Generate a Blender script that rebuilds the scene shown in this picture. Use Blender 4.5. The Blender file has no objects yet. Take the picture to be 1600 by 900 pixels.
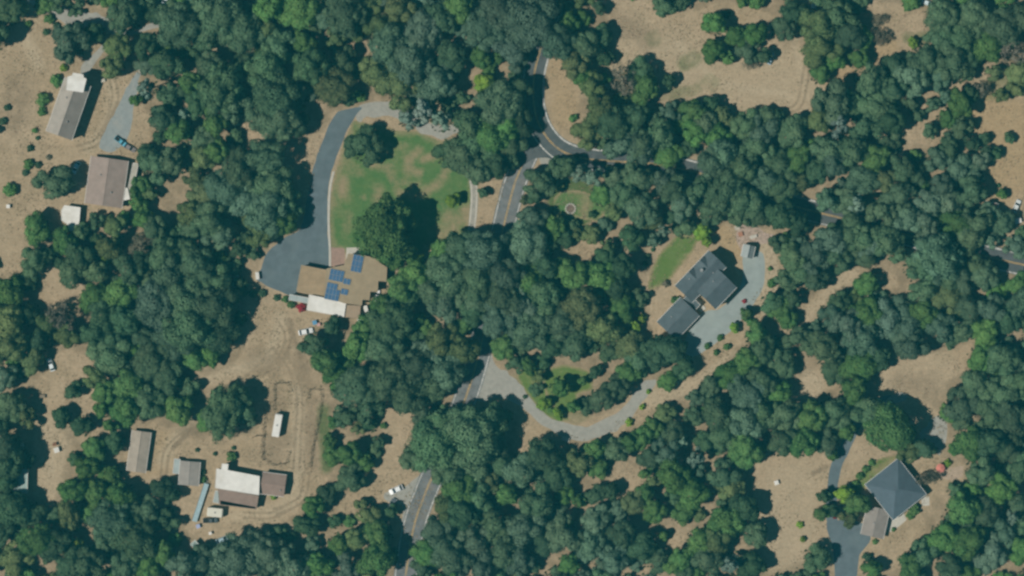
import bpy, bmesh, math, random
import numpy as np
from mathutils import Vector

# ------------------------------------------------------------------ camera, sky, sun, exposure
S = 0.2                                   # metres per photograph pixel on the ground
def W(px, py): return ((px - 800) * S, (450 - py) * S)
scene = bpy.context.scene
C = scene.collection
CAM_H = 1000.0
cam_d = bpy.data.cameras.new('camera'); cam = bpy.data.objects.new('camera', cam_d); C.objects.link(cam)
cam.location = (0, 0, CAM_H); cam.rotation_euler = (0, 0, 0)
cam_d.sensor_width = 36; cam_d.lens = 36 * CAM_H / 320.0
cam_d.clip_start = 1; cam_d.clip_end = 6000
scene.camera = cam
SUN_EL = math.radians(53); SUN_FROM = math.radians(180 + 21)     # math angle the light comes from (WSW)
world = bpy.data.worlds.new('World'); scene.world = world; world.use_nodes = True
wn = world.node_tree.nodes; wn.clear()
sky = wn.new('ShaderNodeTexSky'); sky.sky_type = 'NISHITA'; sky.sun_disc = False; sky.air_density = 0.5; sky.dust_density = 0.2; sky.altitude = 300
sky.sun_elevation = SUN_EL; sky.sun_rotation = math.radians(90) - SUN_FROM
bgn = wn.new('ShaderNodeBackground'); bgn.inputs['Strength'].default_value = 0.05
wo = wn.new('ShaderNodeOutputWorld')
world.node_tree.links.new(sky.outputs[0], bgn.inputs[0]); world.node_tree.links.new(bgn.outputs[0], wo.inputs[0])
sd = bpy.data.lights.new('sun', 'SUN'); sd.energy = 5.0; sd.angle = math.radians(0.5); sd.color = (1.0, 0.93, 0.82)
sun = bpy.data.objects.new('sun', sd); C.objects.link(sun)
fr = Vector((math.cos(SUN_EL) * math.cos(SUN_FROM), math.cos(SUN_EL) * math.sin(SUN_FROM), math.sin(SUN_EL)))
sun.rotation_euler = fr.to_track_quat('Z', 'Y').to_euler(); sun.location = fr * 900
vs = scene.view_settings
vs.view_transform = 'Standard'; vs.look = 'None'; vs.exposure = 0.0; vs.gamma = 1.0
scene.cycles.pixel_filter_type = 'BLACKMAN_HARRIS'; scene.cycles.filter_width = 2.6
scene.cycles.max_bounces = 5; scene.cycles.volume_bounces = 0; scene.cycles.transparent_max_bounces = 4
rng = random.Random(7); nr = np.random.default_rng(7)
PI = math.pi

# ------------------------------------------------------------------ materials
MATS = {}
def new_mat(name):
    m = bpy.data.materials.new(name); m.use_nodes = True
    n = m.node_tree.nodes; n.clear()
    out = n.new('ShaderNodeOutputMaterial'); b = n.new('ShaderNodeBsdfPrincipled')
    m.node_tree.links.new(b.outputs[0], out.inputs[0])
    b.inputs['Specular IOR Level'].default_value = 0.2
    return m, n, m.node_tree.links, b
def noise(n, l, scale, detail=4, rough=0.6, vec=None):
    t = n.new('ShaderNodeTexNoise'); t.inputs['Scale'].default_value = scale
    t.inputs['Detail'].default_value = detail; t.inputs['Roughness'].default_value = rough
    if vec is not None: l.new(vec, t.inputs['Vector'])
    return t.outputs['Fac']
def mixc(n, l, fac, a, b, mode='MIX'):
    x = n.new('ShaderNodeMix'); x.data_type = 'RGBA'; x.blend_type = mode; x.clamp_factor = True
    for sock, v in ((x.inputs[0], fac), (x.inputs[6], a), (x.inputs[7], b)):
        if hasattr(v, 'is_linked'): l.new(v, sock)
        elif isinstance(v, (int, float)): sock.default_value = v
        else: sock.default_value = (*v, 1)
    return x.outputs[2]
def ramp(n, l, fac, lo, hi, a=0.0, b=1.0):
    r = n.new('ShaderNodeMapRange'); r.inputs[1].default_value = lo; r.inputs[2].default_value = hi
    r.inputs[3].default_value = a; r.inputs[4].default_value = b; l.new(fac, r.inputs[0]); return r.outputs[0]
def attr(n, name):
    a = n.new('ShaderNodeAttribute'); a.attribute_name = name; return a.outputs['Fac']
def math_n(n, l, op, a, b):
    x = n.new('ShaderNodeMath'); x.operation = op
    for s_, v in ((x.inputs[0], a), (x.inputs[1], b)):
        if hasattr(v, 'is_linked'): l.new(v, s_)
        else: s_.default_value = v
    return x.outputs[0]
def objcoord(n):
    return n.new('ShaderNodeTexCoord').outputs['Object']
def wcoord(n):
    return n.new('ShaderNodeNewGeometry').outputs['Position']
def plain(name, col, rough=0.8, var=0.25, scale=1.5, spec=0.2, metal=0.0, stain=None, stretch=None):
    """base colour with soft mottling and optional stains"""
    if name in MATS: return MATS[name]
    m, n, l, b = new_mat(name)
    v = wcoord(n)
    if stretch:
        mp = n.new('ShaderNodeMapping'); mp.inputs['Scale'].default_value = stretch; l.new(v, mp.inputs['Vector']); v = mp.outputs[0]
    f = ramp(n, l, noise(n, l, scale, 5, 0.62, v), 0.3, 0.7, 1 - var, 1 + var)
    h = n.new('ShaderNodeHueSaturation'); h.inputs['Color'].default_value = (*col, 1); l.new(f, h.inputs['Value'])
    c = h.outputs[0]
    if stain:
        c = mixc(n, l, ramp(n, l, noise(n, l, scale * 0.35, 3, 0.6, v), 0.52, 0.7, 0, 0.65), c, stain)
    l.new(c, b.inputs['Base Color'])
    b.inputs['Roughness'].default_value = rough; b.inputs['Specular IOR Level'].default_value = spec; b.inputs['Metallic'].default_value = metal
    MATS[name] = m; return m

def ground_mat():
    m, n, l, b = new_mat('dry_grass_and_dirt')
    v = wcoord(n)
    big = noise(n, l, 0.035, 4, 0.6, v); mid = noise(n, l, 0.22, 5, 0.65, v); fine = noise(n, l, 1.3, 5, 0.7, v)
    c = mixc(n, l, ramp(n, l, big, 0.35, 0.65), (0.322, 0.247, 0.158), (0.375, 0.293, 0.198))
    c = mixc(n, l, ramp(n, l, mid, 0.40, 0.68, 0, 0.6), c, (0.275, 0.214, 0.136))
    c = mixc(n, l, ramp(n, l, mid, 0.55, 0.30, 0, 0.35), c, (0.425, 0.330, 0.222))
    def lay(c, name, col, k=0.45):
        a = math_n(n, l, 'ADD', attr(n, name), math_n(n, l, 'MULTIPLY', math_n(n, l, 'SUBTRACT', mid, 0.5), k))
        a = math_n(n, l, 'MULTIPLY', ramp(n, l, a, 0.15, 0.8), ramp(n, l, attr(n, name), 0.0, 0.12))
        return mixc(n, l, a, c, col)
    c = lay(c, 'ochre', (0.345, 0.255, 0.150))
    c = lay(c, 'pale', (0.400, 0.325, 0.225))
    c = lay(c, 'brown', (0.190, 0.145, 0.095))
    c = lay(c, 'litter_shade', (0.165, 0.130, 0.082), 0.9)  # leaf litter, with the shade of the woods painted into its dark brown
    c = lay(c, 'green', (0.090, 0.125, 0.045), 0.8)
    f = math_n(n, l, 'MULTIPLY', ramp(n, l, fine, 0.28, 0.72, 0.80, 1.20), ramp(n, l, noise(n, l, 0.55, 4, 0.75, v), 0.3, 0.7, 0.90, 1.10))
    h = n.new('ShaderNodeHueSaturation'); l.new(c, h.inputs['Color']); l.new(f, h.inputs['Value'])
    l.new(h.outputs[0], b.inputs['Base Color']); b.inputs['Roughness'].default_value = 0.95; b.inputs['Specular IOR Level'].default_value = 0.05
    bp = n.new('ShaderNodeBump'); bp.inputs['Strength'].default_value = 0.5; bp.inputs['Distance'].default_value = 0.25
    l.new(mid, bp.inputs['Height']); l.new(bp.outputs[0], b.inputs['Normal'])
    return m
def lawn_mat(name, ca, cb):
    m, n, l, b = new_mat(name); v = wcoord(n)
    mid = noise(n, l, 0.16, 5, 0.65, v); fine = noise(n, l, 0.9, 5, 0.7, v)
    g = mixc(n, l, ramp(n, l, mid, 0.35, 0.65), ca, cb)
    w = math_n(n, l, 'ADD', attr(n, 'wear'), math_n(n, l, 'MULTIPLY', math_n(n, l, 'ADD', math_n(n, l, 'MULTIPLY', math_n(n, l, 'SUBTRACT', fine, 0.5), 0.8), math_n(n, l, 'MULTIPLY', math_n(n, l, 'SUBTRACT', mid, 0.5), 1.6)), 1.0))
    c = mixc(n, l, ramp(n, l, w, 0.1, 1.0, 0.0, 0.85), g, (0.300, 0.228, 0.140))
    f = ramp(n, l, fine, 0.25, 0.75, 0.85, 1.15)
    h = n.new('ShaderNodeHueSaturation'); l.new(c, h.inputs['Color']); l.new(f, h.inputs['Value'])
    l.new(h.outputs[0], b.inputs['Base Color']); b.inputs['Roughness'].default_value = 0.95; b.inputs['Specular IOR Level'].default_value = 0.05
    return m
def leaf_mat():
    m, n, l, b = new_mat('leaves')
    oi = n.new('ShaderNodeObjectInfo')
    h = n.new('ShaderNodeHueSaturation'); l.new(oi.outputs['Color'], h.inputs['Color'])
    t = attr(n, 'tint'); l.new(t, h.inputs['Value'])
    l.new(ramp(n, l, attr(n, 'hue'), 0, 1, 0.475, 0.525), h.inputs['Hue'])
    b.inputs['Roughness'].default_value = 0.75; b.inputs['Specular IOR Level'].default_value = 0.08
    l.new(h.outputs[0], b.inputs['Base Color'])
    tr = n.new('ShaderNodeBsdfTranslucent'); l.new(h.outputs[0], tr.inputs['Color'])
    mx = n.new('ShaderNodeMixShader'); mx.inputs[0].default_value = 0.12
    out = [x for x in n if x.type == 'OUTPUT_MATERIAL'][0]
    l.new(b.outputs[0], mx.inputs[1]); l.new(tr.outputs[0], mx.inputs[2]); l.new(mx.outputs[0], out.inputs[0])
    return m
def paint_mat():
    m, n, l, b = new_mat('vehicle_paint')
    oi = n.new('ShaderNodeObjectInfo'); l.new(oi.outputs['Color'], b.inputs['Base Color'])
    b.inputs['Roughness'].default_value = 0.35; b.inputs['Specular IOR Level'].default_value = 0.5
    return m
def roof_mat(name, col, course=0.0, var=0.12):
    """shingle or sheet roof: faint courses, blotches, streaks"""
    if name in MATS: return MATS[name]
    m, n, l, b = new_mat(name); v = wcoord(n); o = objcoord(n)
    f1 = ramp(n, l, noise(n, l, 0.5, 5, 0.6, v), 0.3, 0.7, 1 - var, 1 + var)
    f2 = ramp(n, l, noise(n, l, 4.0, 3, 0.7, v), 0.3, 0.7, 0.92, 1.08)
    f = math_n(n, l, 'MULTIPLY', f1, f2)
    if course:
        w = n.new('ShaderNodeTexWave'); w.inputs['Scale'].default_value = course; w.bands_direction = 'Y'
        w.inputs['Distortion'].default_value = 1.5; l.new(o, w.inputs['Vector'])
        f = math_n(n, l, 'MULTIPLY', f, ramp(n, l, w.outputs['Fac'], 0, 1, 0.92, 1.06))
    h = n.new('ShaderNodeHueSaturation'); h.inputs['Color'].default_value = (*col, 1); l.new(f, h.inputs['Value'])
    l.new(h.outputs[0], b.inputs['Base Color']); b.inputs['Roughness'].default_value = 0.85; b.inputs['Specular IOR Level'].default_value = 0.12
    MATS[name] = m; return m
M_GROUND = ground_mat(); M_LEAF = leaf_mat(); M_PAINT = paint_mat()
M_BARK = plain('bark', (0.11, 0.085, 0.06), 0.95, 0.4, 2.0)
M_ASPH = plain('asphalt_lot', (0.110, 0.142, 0.160), 0.9, 0.16, 0.35, 0.12, stain=(0.135, 0.170, 0.180))
M_ROAD2 = plain('worn_asphalt_road', (0.150, 0.160, 0.165), 0.9, 0.22, 0.5, 0.12, stain=(0.21, 0.195, 0.175))
M_ROAD = plain('asphalt_road', (0.085, 0.096, 0.100), 0.9, 0.18, 0.6, 0.12, stain=(0.12, 0.125, 0.125))
M_GRAVEL = plain('gravel', (0.305, 0.300, 0.270), 0.95, 0.14, 0.8, 0.08, stain=(0.265, 0.260, 0.235))
M_GRAVELB = plain('blue_gravel', (0.250, 0.275, 0.275), 0.95, 0.12, 0.8, 0.08, stain=(0.31, 0.31, 0.285))
M_CONC = plain('concrete_drive', (0.265, 0.305, 0.300), 0.9, 0.12, 0.4, 0.12, stain=(0.285, 0.325, 0.31))
M_KERB = plain('pale_concrete', (0.46, 0.44, 0.39), 0.9, 0.12, 1.0)
M_LINE_W = plain('white_line_paint', (0.44, 0.44, 0.42), 0.7, 0.45, 1.2, stain=(.2, .2, .2))
M_LINE_Y = plain('yellow_line_paint', (0.42, 0.29, 0.12), 0.7, 0.4, 1.2, stain=(.2, .17, .12))
M_WHITE = plain('white_metal', (0.66, 0.65, 0.62), 0.6, 0.09, 0.6, 0.3, stain=(.52, .50, .45))
M_WALL = plain('stucco_wall', (0.42, 0.38, 0.31), 0.9, 0.08, 1.0)
M_TRIM = plain('white_trim', (0.60, 0.59, 0.56), 0.7, 0.05, 1.0)
M_GLASS = plain('dark_glass', (0.02, 0.03, 0.04), 0.08, 0.1, 1.0, 0.5)
M_RUBBER = plain('rubber', (0.02, 0.02, 0.02), 0.9, 0.1, 3.0)
M_SOLAR = plain('solar_cells', (0.045, 0.115, 0.230), 0.35, 0.12, 0.8, 0.35)
M_STEEL = plain('grey_steel', (0.25, 0.26, 0.26), 0.6, 0.15, 2.0, 0.3)
M_WOOD = plain('weathered_wood', (0.20, 0.16, 0.115), 0.9, 0.25, 2.0)
M_PATIO = plain('pink_pavers', (0.30, 0.205, 0.165), 0.95, 0.15, 0.9)
M_STONE = plain('field_stone', (0.42, 0.39, 0.33), 0.9, 0.25, 1.2)

# ------------------------------------------------------------------ mesh helpers
class MB:
    def __init__(s): s.v = []; s.f = []
    def add(s, vs_, fs): k = len(s.v); s.v += [tuple(map(float, p)) for p in vs_]; s.f += [tuple(i + k for i in f) for f in fs]; return s
    def box(s, c, d, rz=0, taper=1.0):
        cx, cy, cz = c; dx, dy, dz = (q / 2 for q in d); ca, sa = math.cos(rz), math.sin(rz); P = []
        for z, t in ((-dz, 1), (dz, taper)):
            for x, y in ((-dx, -dy), (dx, -dy), (dx, dy), (-dx, dy)):
                x *= t; y *= t; P.append((cx + x * ca - y * sa, cy + x * sa + y * ca, cz + z))
        return s.add(P, [(3, 2, 1, 0), (4, 5, 6, 7), (0, 1, 5, 4), (1, 2, 6, 5), (2, 3, 7, 6), (3, 0, 4, 7)])
    def prism(s, poly, z0, z1, z1s=None):
        n = len(poly); z1s = z1s or [z1] * n
        A = sum(poly[i][0] * poly[(i + 1) % n][1] - poly[(i + 1) % n][0] * poly[i][1] for i in range(n))
        if A < 0: poly = poly[::-1]; z1s = z1s[::-1]
        P = [(x, y, z0) for x, y in poly] + [(p[0], p[1], z) for p, z in zip(poly, z1s)]
        return s.add(P, [tuple(range(n - 1, -1, -1)), tuple(range(n, 2 * n))] + [(i, (i + 1) % n, n + (i + 1) % n, n + i) for i in range(n)])
    def tube(s, a, b, r0, r1, k=6):
        a, b = Vector(a), Vector(b); d = (b - a).normalized(); u = d.orthogonal().normalized(); w = d.cross(u); P = []
        for c, r in ((a, r0), (b, r1)):
            for i in range(k):
                t = 2 * PI * i / k; P.append(c + u * (r * math.cos(t)) + w * (r * math.sin(t)))
        return s.add(P, [(i, (i + 1) % k, k + (i + 1) % k, k + i) for i in range(k)] + [tuple(range(k - 1, -1, -1)), tuple(range(k, 2 * k))])
    def slab(s, quad, t):
        """a roof plane: polygon of 3D points thickened downwards"""
        n = len(quad); P = [tuple(p) for p in quad] + [(p[0], p[1], p[2] - t) for p in quad]
        return s.add(P, [tuple(range(n)), tuple(range(2 * n - 1, n - 1, -1))] + [(n + i, n + (i + 1) % n, (i + 1) % n, i) for i in range(n)])
    def mesh(s, name):
        m = bpy.data.meshes.new(name); m.from_pydata(s.v, [], s.f); m.validate(); m.update(); return m
def link(name, mesh, mat=None, parent=None, color=None):
    o = bpy.data.objects.new(name, mesh); C.objects.link(o)
    if mat is not None and not mesh.materials: mesh.materials.append(mat)
    if parent is not None: o.parent = parent
    if color is not None: o.color = (*color, 1)
    return o
def build(name, mb, mat, parent=None, color=None): return link(name, mb.mesh(name), mat, parent, color)
def tag(o, label=None, cat=None, group=None, kind=None):
    if label: o['label'] = label
    if cat: o['category'] = cat
    if group: o['group'] = group
    if kind: o['kind'] = kind
    return o
def empty(name, loc, rz=0, sc=1.0):
    o = bpy.data.objects.new(name, None); C.objects.link(o); o.location = loc; o.rotation_euler = (0, 0, rz); o.scale = (sc,) * 3
    o.empty_display_size = 0.5; return o
def copy_tree(o, parent=None):
    c = o.copy(); C.objects.link(c); c.parent = parent
    for ch in o.children: copy_tree(ch, c)
    return c
def smooth_line(pts, step=1.0, closed=False):
    """Catmull-Rom through points, resampled"""
    P = [np.array(p, float) for p in pts]; n = len(P); out = []
    for i in range(n if closed else n - 1):
        p1, p2 = P[i], P[(i + 1) % n]
        p0 = P[i - 1] if (closed or i) else p1 * 2 - p2
        p3 = P[(i + 2) % n] if (closed or i + 2 < n) else p2 * 2 - p1
        k = max(1, int(np.linalg.norm(p2 - p1) / step))
        for j in range(k):
            t = j / k
            out.append(0.5 * (2 * p1 + (p2 - p0) * t + (2 * p0 - 5 * p1 + 4 * p2 - p3) * t * t + (3 * p1 - p0 - 3 * p2 + p3) * t ** 3))
    if not closed: out.append(P[-1])
    return np.array(out)
def smooth_noise(n, k, r):
    a = r.normal(size=max(3, n // k + 2)); return np.interp(np.linspace(0, len(a) - 1, n), range(len(a)), a)
def sheet(name, pts, mat, z, jit=0.25, smooth=True, parent=None, kind='structure', step=0.9):
    P = np.array([W(*p) for p in pts])
    if smooth: P = smooth_line(P, step, True)
    else:
        Q = []
        for i in range(len(P)):
            a, b_ = P[i], P[(i + 1) % len(P)]; k = max(1, int(np.linalg.norm(b_ - a) / step))
            Q += [a + (b_ - a) * j / k for j in range(k)]
        P = np.array(Q)
    if jit: P = P + np.stack([smooth_noise(len(P), 2, nr), smooth_noise(len(P), 2, nr)], 1) * jit
    bm = bmesh.new(); vv = [bm.verts.new((x, y, z)) for x, y in P]
    f = bm.faces.new(vv); f.normal_update()
    if f.normal.z < 0: bmesh.ops.reverse_faces(bm, faces=[f])
    bmesh.ops.triangulate(bm, faces=bm.faces[:])
    me = bpy.data.meshes.new(name); bm.to_mesh(me); bm.free()
    o = link(name, me, mat, parent)
    if kind: o['kind'] = kind
    return o
def offset_line(P, d):
    T = np.gradient(P, axis=0); T /= np.linalg.norm(T, axis=1)[:, None] + 1e-9
    dd = np.asarray(d) if np.ndim(d) else np.full(len(P), d)
    return P + np.stack([-T[:, 1], T[:, 0]], 1) * dd[:, None]
def strip(name, P, w, mat, z, off=0.0, jit=0.0, parent=None, kind=None, h=0.0):
    """ribbon along a world polyline"""
    n = len(P); jl = smooth_noise(n, 2, nr) * jit; jr = smooth_noise(n, 2, nr) * jit
    L = offset_line(P, off + w / 2 + jl); R = offset_line(P, off - w / 2 + jr); mb = MB()
    if h == 0:
        V = [(x, y, z) for x, y in L] + [(x, y, z) for x, y in R]
        mb.add(V, [(i, n + i, n + i + 1, i + 1) for i in range(n - 1)])
    else:
        V = [(x, y, z) for x, y in L] + [(x, y, z) for x, y in R] + [(x, y, z + h) for x, y in L] + [(x, y, z + h) for x, y in R]
        F = []
        for i in range(n - 1):
            F += [(2 * n + i, 3 * n + i, 3 * n + i + 1, 2 * n + i + 1), (i, 2 * n + i, 2 * n + i + 1, i + 1), (n + i, n + i + 1, 3 * n + i + 1, 3 * n + i)]
        F += [(0, n, 3 * n, 2 * n), (n - 1, 3 * n - 1, 4 * n - 1, 2 * n - 1)]
        mb.add(V, F)
    o = build(name, mb, mat, parent)
    if kind: o['kind'] = kind
    return o
def seg_dist(X, Y, pts):
    d = np.full(X.shape, 1e9)
    for (ax, ay), (bx, by) in zip(pts[:-1], pts[1:]):
        vx, vy = bx - ax, by - ay; t = np.clip(((X - ax) * vx + (Y - ay) * vy) / (vx * vx + vy * vy + 1e-9), 0, 1)
        d = np.minimum(d, np.hypot(X - ax - t * vx, Y - ay - t * vy))
    return d
def inside(X, Y, poly):
    r = np.zeros(X.shape, bool); n = len(poly)
    for i in range(n):
        x0, y0 = poly[i]; x1, y1 = poly[(i + 1) % n]
        c = ((y0 > Y) != (y1 > Y)) & (X < (x1 - x0) * (Y - y0) / (y1 - y0 + 1e-12) + x0); r ^= c
    return r

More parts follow.
